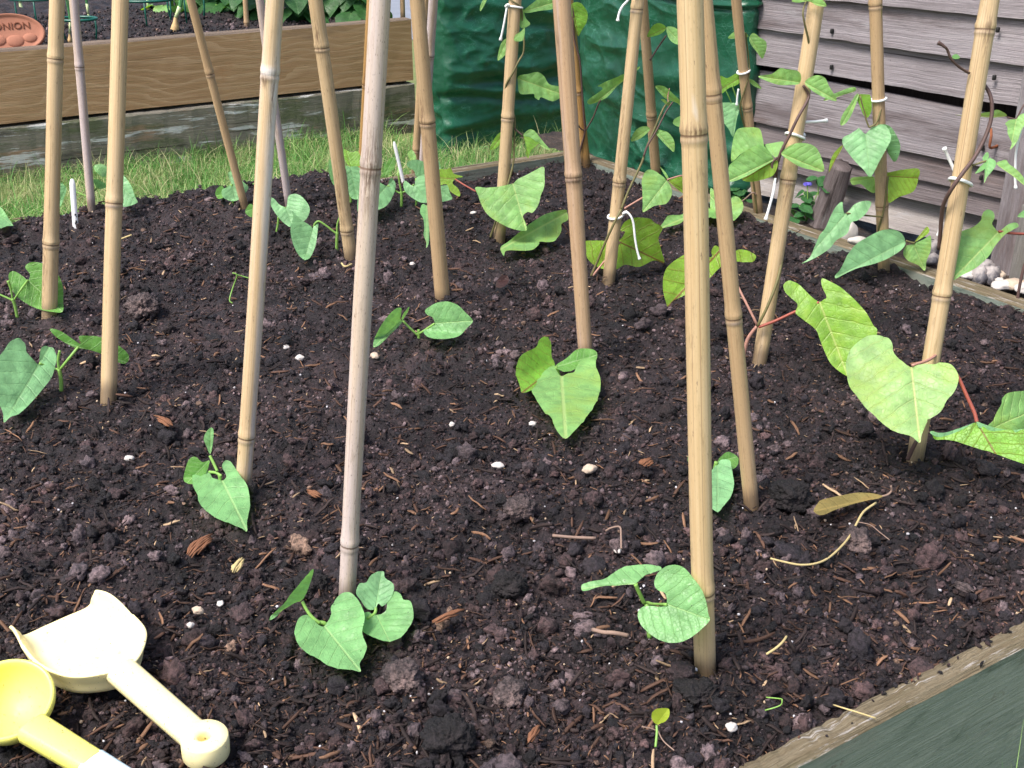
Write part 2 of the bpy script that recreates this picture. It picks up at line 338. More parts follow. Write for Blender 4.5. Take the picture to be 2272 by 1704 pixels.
def mat_bag():
    t = NT('green_woven_sheet'); uv = t.n('ShaderNodeUVMap').outputs[0]
    m = t.n('ShaderNodeMapping'); m.inputs['Scale'].default_value = (330, 330, 1); t.l(uv, m.inputs[0])
    ch = t.n('ShaderNodeTexChecker'); t.l(m.outputs[0], ch.inputs[0]); ch.inputs['Scale'].default_value = 1
    ob = t.coord('Object'); n = t.noise(ob, 7, 4); n2 = t.noise(ob, 90, 3)
    c = t.mix(t.ramp(n, .3, .7), (.005, .060, .030), (.009, .100, .050)); c = t.mix(t.ramp(n2, .62, .8, 0, .3), c, (.05, .13, .10))
    cr = t.n('ShaderNodeTexVoronoi', feature='DISTANCE_TO_EDGE'); mm = t.n('ShaderNodeMapping'); mm.inputs['Scale'].default_value = (6, 11, 1); t.l(uv, mm.inputs[0])
    wv = t.n('ShaderNodeVectorMath', operation='ADD'); nn = t.n('ShaderNodeTexNoise'); nn.inputs['Scale'].default_value = 3; t.l(mm.outputs[0], nn.inputs[0]); t.l(nn.outputs['Color'], wv.inputs[0]); t.l(mm.outputs[0], wv.inputs[1]); t.l(wv.outputs[0], cr.inputs['Vector'])
    crease = t.ramp(cr.outputs['Distance'], 0, .035, 1, 0)
    c = t.mix(t.math('MULTIPLY', crease, t.math('MULTIPLY', t.ramp(n, .40, .6), .5)), c, (.10, .26, .20))
    t.set(Base_Color=c, Roughness=t.ramp(n2, .3, .7, .28, .45), Specular_IOR_Level=.5)
    t.bump(t.math('ADD', t.math('MULTIPLY', ch.outputs[1], .12), t.math('ADD', t.math('MULTIPLY', n2, .5), t.math('MULTIPLY', crease, .3))), .3, .002); return t.m
M_BAG = mat_bag()
M_SOIL = mat_soil('dark_compost'); M_CRUMB = mat_soil('compost_crumbs'); M_SHRED = mat_col('bark_fibre', .75, .3)
M_SOIL2 = mat_soil('raised_bed_compost', False, (.022, .0165, .018))
M_SIDE = mat_soil('side_earth', False, (.05, .038, .03))
M_STEM = mat_plain('green_stem', (.20, .38, .08), .5, .4, .2, 80)
M_VINE = mat_plain('olive_vine', (.15, .135, .055), .55, .4, .35, 60)
M_VINED = mat_plain('purple_brown_vine', (.105, .062, .055), .55, .4, .35, 60)
M_RED = mat_plain('red_stalk', (.33, .085, .06), .5, .4, .3, 60)
M_PINK = mat_plain('pinkish_stalk', (.42, .22, .17), .5, .4, .3, 60)
M_STRING = mat_plain('white_string', (.86, .87, .86), .8, .2, .06, 700)
M_WHITE = mat_plain('white_plastic', (.84, .85, .88), .35, .5, .04, 30)
M_BLACK = mat_plain('black_ink', (.02, .02, .02), .5, .3)
def mat_toy(name, col):
    t = NT(name); v = t.coord('Object'); n = t.noise(v, 14, 3); g = t.noise(v, 70, 6, .75); sp = t.noise(v, 420, 3)
    c = t.mix(n, tuple(x * .97 for x in col), tuple(min(1, x * 1.02) for x in col)); c = t.mix(t.ramp(g, .57, .72, 0, .55), c, (.45, .32, .16)); c = t.mix(t.ramp(sp, .66, .70, 0, .85), c, (.10, .07, .05))
    t.set(Base_Color=c, Roughness=t.ramp(g, .4, .7, .34, .6), Specular_IOR_Level=.5); t.b.inputs['Subsurface Weight'].default_value = .12; t.b.inputs['Subsurface Radius'].default_value = (.006, .005, .002); t.bump(g, .08, .0006); return t.m
M_YEL = mat_toy('pale_yellow_plastic', (.97, .85, .46)); M_YEL2 = mat_toy('lemon_yellow_plastic', (.93, .88, .20))
M_BLUEP = mat_plain('pale_blue_plastic', (.62, .80, .92), .35, .5, .03, 14)
M_TERRA = mat_plain('terracotta', (.36, .155, .10), .8, .3, .16, 90)
M_TERRAD = mat_plain('terracotta_letters', (.16, .06, .035), .85, .2, .2, 90)
M_STRAW = mat_plain('dry_straw', (.50, .40, .19), .7, .3, .25, 90)
M_TWIG = mat_plain('dry_twig', (.25, .17, .135), .7, .3, .3, 120)
M_BARK = mat_plain('red_brown_bark', (.19, .085, .045), .8, .3, .4, 160)
M_STONE = mat_plain('white_stone', (.56, .52, .49), .6, .4, .15, 160)
M_BEIGE = mat_plain('beige_stone', (.50, .40, .31), .8, .3, .3, 160)
M_CLODG = mat_soil('grey_brown_clod', False, (.10, .08, .078))
M_CLODD = mat_soil('black_clod', False, (.012, .0105, .012))
M_ONION = mat_plain('onion_skin', (.62, .42, .20), .5, .4, .35, 60); M_ONW = mat_plain('onion_neck', (.55, .66, .34), .45, .4, .2, 50); M_ONG = mat_plain('onion_leaf', (.075, .24, .085), .45, .4, .25, 40)
M_WIRE = mat_plain('green_coated_wire', (.006, .10, .07), .35, .5, .2, 60)
M_PURPLE = mat_plain('violet_petal', (.16, .13, .62), .5, .3, .15, 80)
M_NAIL = mat_plain('rusty_iron', (.28, .10, .05), .8, .3, .3, 200)
def mat_flint():
    t = NT('flint_pebble'); v = t.coord('Object'); n = t.noise(v, 38, 5, .6); n2 = t.noise(v, 120, 3)
    c = t.mix(t.ramp(n, .42, .62), (.38, .345, .335), (.10, .096, .11)); c = t.mix(t.ramp(n2, .6, .75, 0, .6), c, (.5, .34, .22))
    t.set(Base_Color=c, Roughness=.5, Specular_IOR_Level=.4); t.bump(n2, .4, .002); return t.m
M_FLINT = mat_flint()
def mat_lawn():
    t = NT('lawn_ground'); v = t.coord('Object'); n = t.noise(v, 22, 5)
    t.set(Base_Color=t.mix(n, (.07, .12, .03), (.22, .23, .09)), Roughness=.95); t.bump(n, .6, .01); return t.m
M_LAWN = mat_lawn()
M_PATIO = mat_plain('grey_paving', (.20, .22, .26), .8, .3, .2, 8)
def mat_grass():
    t = NT('grass_blades'); c = t.attr('Col').outputs[0]; t.set(Base_Color=c, Roughness=.55, Specular_IOR_Level=.35)
    tr = t.n('ShaderNodeBsdfTranslucent'); t.l(c, tr.inputs[0]); mx = t.n('ShaderNodeMixShader'); mx.inputs[0].default_value = .35
    t.l(t.b.outputs[0], mx.inputs[1]); t.l(tr.outputs[0], mx.inputs[2]); t.l(mx.outputs[0], t.out.inputs[0]); return t.m
M_GRASS = mat_grass()
# ================================================================== world, light, camera
def setup():
    w = bpy.data.worlds.new('World'); SC.world = w; w.use_nodes = True; t = w.node_tree
    bg = t.nodes['Background']; sky = t.nodes.new('ShaderNodeTexSky'); sky.sky_type = 'NISHITA'; sky.sun_disc = False
    el, az = math.radians(58), math.radians(-128)      # high soft sun behind thin cloud, from over the left shoulder
    sky.sun_elevation = el; sky.sun_rotation = az; sky.air_density = 1.0; sky.dust_density = 4.0; sky.ozone_density = 1.2
    t.links.new(sky.outputs[0], bg.inputs[0]); bg.inputs[1].default_value = 0.075
    sd = bpy.data.lights.new('sun', 'SUN'); sd.energy = 1.5; sd.angle = math.radians(20); sd.color = (1, .95, .88)
    so = bpy.data.objects.new('sun', sd); COL.objects.link(so)
    d = Vector((math.sin(az) * math.cos(el), math.cos(az) * math.cos(el), math.sin(el)))
    so.rotation_euler = d.to_track_quat('Z', 'Y').to_euler()
    cam = bpy.data.cameras.new('camera'); co = bpy.data.objects.new('camera', cam); COL.objects.link(co)
    co.location = CAM; co.rotation_euler = (math.pi / 2 - TH, 0, 0)
    cam.sensor_width = 36; cam.lens = 36 * FPX / 2272.0; cam.clip_start = .02; cam.clip_end = 400
    SC.camera = co
    SC.view_settings.view_transform = 'Standard'; SC.view_settings.look = 'None'; SC.view_settings.exposure = 1.68; SC.view_settings.gamma = 1
    SC.cycles.max_bounces = 8; SC.cycles.transparent_max_bounces = 8
setup()
# ================================================================== setting
def board(name, a0, a1, b0, b1, z0, z1, mats, parent=None, seg=.04, jit=.0015, chip=0.0, seed=0, axis=(E1, E2), org=Vector((0, 0, 0))):
    """a timber along axis[0]; sides and top get separate materials; long edges slightly irregular"""
    n = max(2, int((a1 - a0) / seg)); prof = []
    r = min(.004, (b1 - b0) * .2)
    prof = [(b0, z0), (b0, z1 - r), (b0 + r, z1), (b1 - r, z1), (b1, z1 - r), (b1, z0)]
    V = []; U = []; F = []; M = []
    for i in range(n + 1):
        a = a0 + (a1 - a0) * i / n; d = 0
        for k, (b, z) in enumerate(prof):
            j = (mnoise.noise((a * 9 + seed, k * 7.3, 1.7)) + .6 * mnoise.noise((a * 60 + seed, k * 3.1, 4.2))) * jit
            if chip and k in (3, 4): j -= chip * max(0, mnoise.noise((a * 26 + seed, 2, k * .6)) - .12) + chip * .5 * max(0, mnoise.noise((a * 110, 5, k)))
            V.append(org + axis[0] * a + axis[1] * (b + j) + Vector((0, 0, z + j * .7)))
            if k: d += math.hypot(prof[k][0] - prof[k - 1][0], prof[k][1] - prof[k - 1][1])
            U.append((a + seed * .37, d + seed * .21))
    m = len(prof)
    for i in range(n):
        for k in range(m - 1):
            F.append((i * m + k, (i + 1) * m + k, (i + 1) * m + k + 1, i * m + k + 1)); M.append(1 if 1 <= k <= 3 else 0)
        F.append((i * m + m - 1, (i + 1) * m + m - 1, (i + 1) * m, i * m)); M.append(0)
    F.append(tuple(range(m))); M.append(0); F.append(tuple(n * m + k for k in range(m - 1, -1, -1))); M.append(0)
    o = build(name, V, F, mats[0], parent, smooth=False, uvs=U)
    if len(mats) > 1:
        o.data.materials.append(mats[1]); o.data.polygons.foreach_set('material_index', M)
    return o
SL = on_z(0, 412, LAWN_Z); B_S = SL.dot(E2)                     # front face of the raised timber bed behind
def plane_z(px, py, b):
    r = ray(px, py); k = (b - CAM.dot(E2)) / r.dot(E2); return CAM + r * k
Z_ST = plane_z(200, 96, B_S).z; Z_SM = plane_z(200, 257, B_S).z
A_SE = plane_z(915, 150, B_S).dot(E1)
print('BED', A_L, A_R, B_F, B_FO, B_B, 'SLEEPER', B_S, Z_ST, Z_SM, A_SE)
def setting():
    # lawn to the horizon, with the bed's own ground beside the fence a little higher
    V = [(-120, -60, LAWN_Z), (120, -60, LAWN_Z), (120, 180, LAWN_Z), (-120, 180, LAWN_Z)]
    tag(build('lawn', V, [(0, 1, 2, 3)], M_LAWN, smooth=False), kind='structure')
    # earth strip between the bed and the fence
    n1, n2 = 260, 120; V = []
    a0, a1, b0, b1 = A_R + .036, A_R + 1.4, B_F - 1.0, B_B + .25
    for i in range(n1 + 1):
        for j in range(n2 + 1):
            b = b0 + (b1 - b0) * i / n1; a = a0 + (a1 - a0) * j / n2; p = ab(a, b)
            V.append(Vector((p.x, p.y, SIDE_Z + .014 * (fbm(p.x * 14, p.y * 14, 5) - .5) + .010 * (fbm(p.x * 60, p.y * 60, 9) - .5))))
    F = [(i * (n2 + 1) + j, (i + 1) * (n2 + 1) + j, (i + 1) * (n2 + 1) + j + 1, i * (n2 + 1) + j + 1) for i in range(n1) for j in range(n2)]
    tag(build('earth_strip', V, F, M_SIDE), kind='structure')
    # compost in the bed
    st = .005; na = int((A_R - A_L) / st); nb = int((B_B - B_F) / st)
    aa, bb = np.meshgrid(np.linspace(A_L, A_R, na + 1), np.linspace(B_F, B_B, nb + 1), indexing='ij')
    x = aa * E1.x + bb * E2.x; y = aa * E1.y + bb * E2.y
    z = soil_h(x, y) + .019 * (fbm(x * 20, y * 20, 8, 2) - .5) + .013 * (np.abs(fbm(x * 55, y * 55, 21, 3) - .5) * 2 - .3) + .006 * (fbm(x * 170, y * 170, 31, 2) - .5) - .004
    z = z + pushed_up(x, y)
    idx = np.arange((na + 1) * (nb + 1)).reshape(na + 1, nb + 1)
    F = np.stack([idx[:-1, :-1], idx[1:, :-1], idx[1:, 1:], idx[:-1, 1:]], -1).reshape(-1, 4)
    m = fbm(x * 16, y * 16, 77, 3).ravel()[:, None]; g = (fbm(x * 70, y * 70, 91, 2).ravel()[:, None] > .62) * .5
    c = np.array([.0078, .0066, .0090]) * (1 - m) + np.array([.028, .0198, .0222]) * m + g * np.array([.02, .015, .015])  # shade of the gaps between crumbs put into a darker soil colour
    tag(build('bed_soil', np.stack([x.ravel(), y.ravel(), z.ravel()], 1), F, M_SOIL, cols=c), kind='structure')
    # bed frame
    bed = empty('bed_frame', ab(0, B_F), 'long weathered timber frame holding the dark compost bed with bamboo canes', 'planter')
    board('front_board', A_L, A_R + .6, B_FO, B_F, LAWN_Z - .02, .0, (W_BED, W_BEDTOP), bed, seed=3, jit=.0006, seg=.006, chip=.007)
    board('rear_board', A_L, A_R + .03, B_B + .001, B_B + .029, LAWN_Z - .02, .002, (W_BED, W_BEDTOP), bed, seed=11)
    board('side_board', B_F + .002, B_B - .001, -.032, -.001, LAWN_Z - .02, .002, (W_BED, W_BEDTOP), bed, seed=17, axis=(E2, -E1), org=E1 * (A_R - .0))
def raised_bed():
    rb = empty('raised_bed', ab(A_SE - 1.0, B_S, LAWN_Z), 'raised vegetable bed of two stacked planks, tan above and mossy grey below', 'planter')
    board('upper_plank', A_SE - 5, A_SE, B_S - .003, B_S + .04, Z_SM + .004, Z_ST, (W_NEW, W_NEWTOP), rb, seed=5, seg=.08, jit=.002)
    board('lower_plank', A_SE - 5, A_SE, B_S - .012, B_S + .04, LAWN_Z - .01, Z_SM - .005, (W_OLD, W_OLD), rb, seed=9, seg=.02, jit=.004)
    board('end_plank', B_S + .042, B_S + 1.3, -.04, 0, LAWN_Z - .01, Z_ST - .01, (W_OLD, W_OLD), rb, seed=13, seg=.1, axis=(E2, -E1), org=E1 * A_SE - E1 * .04)
    board('far_plank', A_SE - 5, A_SE, B_S + 1.302, B_S + 1.34, LAWN_Z - .01, Z_ST, (W_OLD, W_OLD), rb, seed=15, seg=.1)
    n1, n2 = 240, 90; V = []
    for i in range(n1 + 1):
        for j in range(n2 + 1):
            a = A_SE - 3.2 + 3.155 * i / n1; b = B_S + .041 + 1.26 * j / n2; p = ab(a, b)
            V.append(Vector((p.x, p.y, Z_ST - .022 + .03 * (float(fbm(p.x * 30, p.y * 30, 6, 3)) - .5) + .03 * min(1, j / 30))))
    F = [(i * (n2 + 1) + j, (i + 1) * (n2 + 1) + j, (i + 1) * (n2 + 1) + j + 1, i * (n2 + 1) + j + 1) for i in range(n1) for j in range(n2)]
    tag(build('raised_bed_soil', V, F, M_SOIL2), kind='structure')
    p0 = ab(A_SE + .05, B_S + .9)
    tag(build('patio', [ab(A_SE - 6, B_S + 1.7, LAWN_Z + .004), ab(A_SE + 3, B_S + 1.7, LAWN_Z + .004), ab(A_SE + 3, B_S + 6, LAWN_Z + .004), ab(A_SE - 6, B_S + 6, LAWN_Z + .004)], [(0, 1, 2, 3)], M_PATIO, smooth=False), kind='structure')
raised_bed()
def bag(name, label, org, du, dv, w, dep, h, seed, creases, blg=.035, wk=1.0):
    """a stuffed sheet-plastic cube: org = front left foot, du along the front, dv backwards"""
    nf = Vector((du.y, -du.x, 0)); nf = nf if nf.dot(dv) < 0 else -nf; ns_ = Vector((dv.y, -dv.x, 0)); ns_ = ns_ if ns_.dot(du) > 0 else -ns_
    ns, nz = 420, 210; per = 2 * (w + dep); V = []; U = []
    rc = min(.05, dep * .3)
    for j in range(nz + 1):
        v = j / nz; z = h * v
        for i in range(ns):
            s = per * i / ns
            if s < w: u, d, nrm, fr = s, 0, nf, s / w
            elif s < w + dep: u, d, nrm, fr = w, s - w, ns_, (s - w) / dep
            elif s < 2 * w + dep: u, d, nrm, fr = 2 * w + dep - s, dep, -nf, (2 * w + dep - s) / w
            else: u, d, nrm, fr = 0, per - s, -ns_, (per - s) / dep
            # round the corners
            cu = min(max(u, rc), w - rc); cd = min(max(d, rc), dep - rc); ou, od = u - cu, d - cd; ln = math.hypot(ou, od)
            if ln > rc: ou, od = ou / ln * rc, od / ln * rc
            bul = blg * math.sin(math.pi * min(1, max(0, fr))) * math.sin(math.pi * min(1, v * .85 + .12))
            q = org + du * (cu + ou) + dv * (cd + od)
            wr = 0
            for (k, (fz, fa, fs, tilt)) in enumerate(creases):
                zz = v - fz - tilt * (s / w - .5) + .03 * mnoise.noise((s * 5, k * 3.1, seed)); env = .35 + .65 * max(0, mnoise.noise((s * 4 + k * 2, seed, 2.2)) + .4)
                wr += fa * env * (math.exp(-(zz / fs) ** 2) - .7 * math.exp(-((zz + fs * 1.6) / fs) ** 2))
            def rdg(x_, y_, k_): return max(0, 1 - 2.6 * abs(mnoise.noise((x_, y_, seed + k_)))) ** 2
            msk = max(0, mnoise.noise((s * 3.1, z * 4, seed + 11)) + .35); msk2 = max(0, mnoise.noise((s * 4.1, z * 3, seed + 21)) + .25)
            wr += wk * (.012 * mnoise.noise((s * 4.2, z * 8, seed)) + msk * (.010 * rdg(s * 3 + z * 2, z * 8 - s * 2.5, 3) + .006 * rdg(s * 9, z * 20 + s * 7, 13)) + msk2 * (.007 * rdg(s * 7 - z * 6, z * 9 + s * 5, 7) + .004 * rdg(s * 16 + z * 16, z * 18 - s * 12, 9)) + .0016 * mnoise.noise((s * 45, z * 60, seed + 5)))
            V.append(q + nrm * (bul + wr) + Vector((0, 0, z - .004 * (1 - v)))); U.append((s, z))
    F = [(j * ns + i, j * ns + (i + 1) % ns, (j + 1) * ns + (i + 1) % ns, (j + 1) * ns + i) for j in range(nz) for i in range(ns)]
    top = len(V); V.append(org + du * w / 2 + dv * dep / 2 + Vector((0, 0, h - .03))); U.append((0, 0))
    F += [(nz * ns + i, nz * ns + (i + 1) % ns, top) for i in range(ns)]
    e = empty(name, org, label, 'bag')
    build('sack_body', V, F, M_BAG, e, uvs=U)
    return e
def two_bags():
    p0 = on_z(972, 352, LAWN_Z)
    r = None; w = .3
    while True:
        q = p0 + E1 * w
        if to_px(q)[0] > 1262 or w > 2: break
        w += .005
    cr = [(.13, .014, .02, .02), (.22, .012, .016, -.05), (.33, .012, .03, .09), (.5, .012, .03, -.10)]
    bag('growing_bag', 'dark green plastic growing bag behind the bed, the creased one nearer the tan planks', p0, E1, Vector((-.085, .9964, 0)), w + .32, .45, .75, 3.3, cr)
    q0 = ab(A_R + .075, B_B + .075, SIDE_Z - .06); L = .2; print('PB', p0.dot(E2) - B_B)
    while True:
        q = q0 - E2 * L
        if to_px(q)[0] > 1632 or L > 2: break
        L += .005
    htop = None; r = ray(1480, 10); nrm = E1
    k = (q0.dot(E1) - CAM.dot(E1)) / r.dot(E1); zt = (CAM + r * k).z
    print('BAGS', w, L, 'top', zt)
    bg = bag('growing_bag', 'dark green plastic growing bag standing at the bed corner against the grey fence', q0, -E2, Vector((.33, .944, 0)), L, .13, zt + .03 - q0.z, 8.1,
        [(.16, .014, .03, .10), (.42, .010, .04, -.16), (.62, .007, .05, .14), (.965, .010, .010, .0)], .012, .9)
two_bags()
# ------------------------------------------------------------------ fence
EF = Vector((-.63, .776, 0)).normalized(); NF = Vector((EF.y, -EF.x, 0))      # NF points away from the camera side (to the right)
P_POST = on_z(2232, 604, SIDE_Z - .01)
def on_fence(px, py, off=0.0):
    r = ray(px, py); k = (P_POST.dot(NF) + off - CAM.dot(NF)) / r.dot(NF); return CAM + r * k
FLEN = .3
while to_px(P_POST + EF * FLEN)[0] > 1610: FLEN += .01
def fence():
    f = empty('slat_fence', P_POST, 'weathered grey fence panel of overlapping horizontal slats at the right', 'fence')
    zs = [on_fence(1949, y).z for y in (11, 100, 185, 197, 322, 375, 416, 491)]
    print('FENCE z', [round(z, 3) for z in zs], 'left end', to_px(P_POST + EF * 1.2))
    rows = []   # z_bottom, z_top, tilt offset, material
    rows.append((zs[0] + .0, zs[0] + (zs[0] - zs[1]) * 1.05)); rows.append((zs[1], zs[0] + .012)); rows.append((zs[2], zs[1] + .012)); rows.append((zs[4], zs[3]))
    rows.append((zs[5], zs[4] + .012)); rows.append((zs[6] - .006, zs[5] + .012)); rows.append((zs[7], zs[6]))
    zt = rows[0][1]
    rows += [(zt - .012 + .1 * i, zt + .1 * (i + 1)) for i in range(6)]
    SLATS = []
    for k, (z0, z1) in enumerate(rows):
        sk = .004 * ((k * 37) % 5 - 2)
        V = []; U = []; F = []; n = 50; L0, L1 = .02, FLEN
        out0, out1 = (-.013, -.001) if k != 6 else (-.02, .0)
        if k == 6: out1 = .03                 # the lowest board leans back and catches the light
        for i in range(n + 1):
            s = L0 + (L1 - L0) * i / n
            w0 = .004 * mnoise.noise((s * 3, k * 5.3, 1)) + .0015 * mnoise.noise((s * 25, k * 5.3, 2)) + sk * (s - .4); w1 = .003 * mnoise.noise((s * 3, k * 5.3, 9)) + sk * (s - .4) - (.014 * max(0, 1 - s / .42) if k == 3 else 0); w0 += (.004 * max(0, 1 - s / .42) if k == 2 else 0)
            bow = .004 * mnoise.noise((s * 2.2, k * 2.2, 4))
            for (o_, z_) in ((out0 + .012, z0 + w0), (out0, z0 + w0 + .001), (out1, z1 + w1), (out1 + .009, z1 + w1)):
                V.append(P_POST + EF * s + NF * (o_ + bow) + Vector((0, 0, z_ - P_POST.z)) * 1.0); 
            for q in (0, .004, z1 - z0, z1 - z0 + .01): U.append((s + k * .77, q + k * .31))
        for i in range(n):
            for q in range(4):
                F.append((i * 4 + q, (i + 1) * 4 + q, (i + 1) * 4 + (q + 1) % 4, i * 4 + (q + 1) % 4))
        F.append((0, 1, 2, 3)); F.append((n * 4 + 3, n * 4 + 2, n * 4 + 1, n * 4))
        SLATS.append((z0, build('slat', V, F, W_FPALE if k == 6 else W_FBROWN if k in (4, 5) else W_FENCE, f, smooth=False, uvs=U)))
    Zu = Vector((0, 0, 1))
    def stick(name, s0, s1, o0, o1, z0, z1, mat, par=f):
        c = P_POST + EF * ((s0 + s1) / 2) + NF * ((o0 + o1) / 2); c.z = (z0 + z1) / 2
        V, F = box_data(c, EF, NF, Zu, s1 - s0, o1 - o0, z1 - z0)
        U = [(p.z, (p - c).dot(EF) + (p - c).dot(NF)) for p in V]
        o = build(name, V, F, mat, par, smooth=False, uvs=U); bevel(o, .002); return o
    stick('edge_batten', -.028, .012, -.034, .02, zs[7] - .03, zt + .6, W_FENCE)
    stick('gap_shade_board', -.02, FLEN, .05, .06, zs[7] + .02, zt + .6, W_FDARK)  # dark board added behind the slats so the gaps look shaded
    stick('added_back_batten', .9, .94, .022, .046, zs[7] + .02, zt + .6, W_FDARK)  # added along with the backing, in the same dark wood
    po = empty('fence_post', P_POST - EF * .09, 'square grey timber fence post at the right edge of the photo', 'post')
    sh = stick('post_shaft', -.135, -.031, -.045, .055, SIDE_Z - .05, zt + .65, W_POST, po)
    zc = on_fence(2250, 428).z
    stick('lower_sleeve', -.142, -.0305, -.05, .06, SIDE_Z - .05, zc, W_POST, sh)
    # bent rusty nail and two dark nail holes by the batten
    p = on_fence(2206, 325, -.016); q = on_fence(2199, 342, -.02)
    V, F = tube_data(catmull([p + NF * .01, p - NF * .012, p - NF * .014 + Vector((0, 0, .018)), p - NF * .012 + Vector((.002, 0, .028)) - EF * -.006], 4), .0022, 6)
    build('bent_nail', V, F, M_NAIL, f)
    for (hx, hy) in ((2180, 328), (2177, 394), (1846, 69), (1845, 149), (2214, 66), (2206, 172)):
        c = on_fence(hx, hy, -.0145); V, F = box_data(c, EF, NF, Zu, .005, .006, .008); bevel(build('nail_hole', V, F, M_BLACK, max((q for q in SLATS if q[0] < c.z), key=lambda q: q[0])[1]), .0015)
fence()
# ------------------------------------------------------------------ canes
CANES = {}
def cane(key, base, top, wb, wt, mat, label, nodes=(), lean=.05, group='bamboo canes standing in the bed', bend=0.0, scars=(), length=1.5, zfix=None, sunk=.05, endz=None):
    B = ground(*base) if zfix is None else on_z(base[0], base[1], zfix)
    T = on_y(top[0], top[1], B.y + lean)
    d = (T - B).normalized(); rb = wb / 2 * depth_of(B) / FPX; rt = wt / 2 * depth_of(T) / FPX; LT = (T - B).length
    def pos(l): return B + d * l
    def l_at(py):
        lo, hi = -.1, LT * 1.3
        for _ in range(40):
            m = (lo + hi) / 2
            if to_px(pos(m))[1] > py: lo = m
            else: hi = m
        return lo
    ln = [l_at(p) for p in nodes]
    spc = (ln[1] - ln[0]) if len(ln) > 1 else .24 + .03 * random.random()
    spc = min(max(abs(spc), .14), .34)
    full = sorted(ln)
    if not full: full = [LT + .06 + .1 * random.random()]
    while full[-1] < length - .1: full.append(full[-1] + spc * (.95 + .1 * random.random()))
    while full[0] > spc + .03 and len(nodes) == 0: full.insert(0, full[0] - spc)
    ls = list(np.arange(-sunk, length, .012))
    for q in full: ls += [q - .0085, q - .006, q - .0045, q - .003, q - .0012, q, q + .0015, q + .004, q + .008]
    ls = sorted(set(round(v, 5) for v in ls if -sunk <= v <= length))
    seg = 20; V = []; U = []; A = []; D = []; SCR = []; BND = []; PAL = []
    ax = d.cross(Vector((0, 1, 0))).normalized(); ay = ax.cross(d).normalized(); off = random.random() * 40
    for l in ls:
        k = min(max(l / LT, -.2), 2.2); r = (rb + (rt - rb) * k) if k < 1.1 else (rb + (rt - rb) * 1.1) * (1 - .12 * (k - 1.1))
        nd = min(full, key=lambda q: abs(q - l)); e = l - nd
        mul = 1 + .115 * math.exp(-((e - .003) / .005) ** 2) + .075 * math.exp(-((e + .004) / .0016) ** 2) - .035 * math.exp(-(e / .0016) ** 2)
        mul *= 1 + .012 * mnoise.noise((off, l * 9, 0))
        bnd = math.exp(-((e + .0036) / .0022) ** 4); bud = .10 * math.exp(-((e - .002) / .005) ** 2)
        ring = max(math.exp(-((e + .0004) / .0011) ** 2), .85 * math.exp(-((e + .0068) / .0009) ** 2))
        i_ = full.index(nd); c = pos(l) + ax * (bend * math.sin(l * 9 + off)) + ax * (.0012 * mnoise.noise((off, l * 4, 3))) 
        for q in range(seg):
            w = 2 * math.pi * q / seg; fl = 1 - (.05 * math.exp(-((w - 2.2 - (i_ % 2) * 3.14) / .5) ** 2) if 0 < e < .12 else 0)
            bd = 1 + bud * math.exp(-((((w - 4.4 - full.index(nd) * 2.6) + math.pi) % (2 * math.pi) - math.pi) / .35) ** 2)
            V.append(c + (ax * math.cos(w) + ay * math.sin(w)) * r * mul * fl * bd); U.append((abs(w / math.pi - 1), l + off)); A.append(ring); BND.append(bnd * (.5 + .8 * max(0, mnoise.noise((off + nd * 30, w, 2))))); D.append(max(0, 1 - (l - .006) / .035))
            s_ = 0.0; p_ = 0.0
            for (sy, sh, sw, ang, *wh) in scars:
                q_ = math.exp(-((l - l_at(sy)) / sh) ** 2) * math.exp(-(((w - ang + math.pi) % (2 * math.pi) - math.pi) / sw) ** 2)
                if wh: p_ = max(p_, q_)
                else: s_ = max(s_, q_)
            SCR.append(s_); PAL.append(p_)
    n = len(ls)
    F = [(i * seg + q, i * seg + (q + 1) % seg, (i + 1) * seg + (q + 1) % seg, (i + 1) * seg + q) for i in range(n - 1) for q in range(seg)]
    F.append(tuple((n - 1) * seg + q for q in range(seg)))
    o = build('bamboo_cane', V, F, BAM[mat], loc=B, uvs=U, attr=dict(node=A, dirt=D, scar=SCR, band=BND, pale=PAL))
    tag(o, label, 'cane', group)
    CANES[key] = dict(B=B, d=d, pos=pos, l_at=l_at, r=lambda l: rb + (rt - rb) * l / LT)
    HOLES.append((B.x, B.y, rb)) if zfix is None else None
    return o
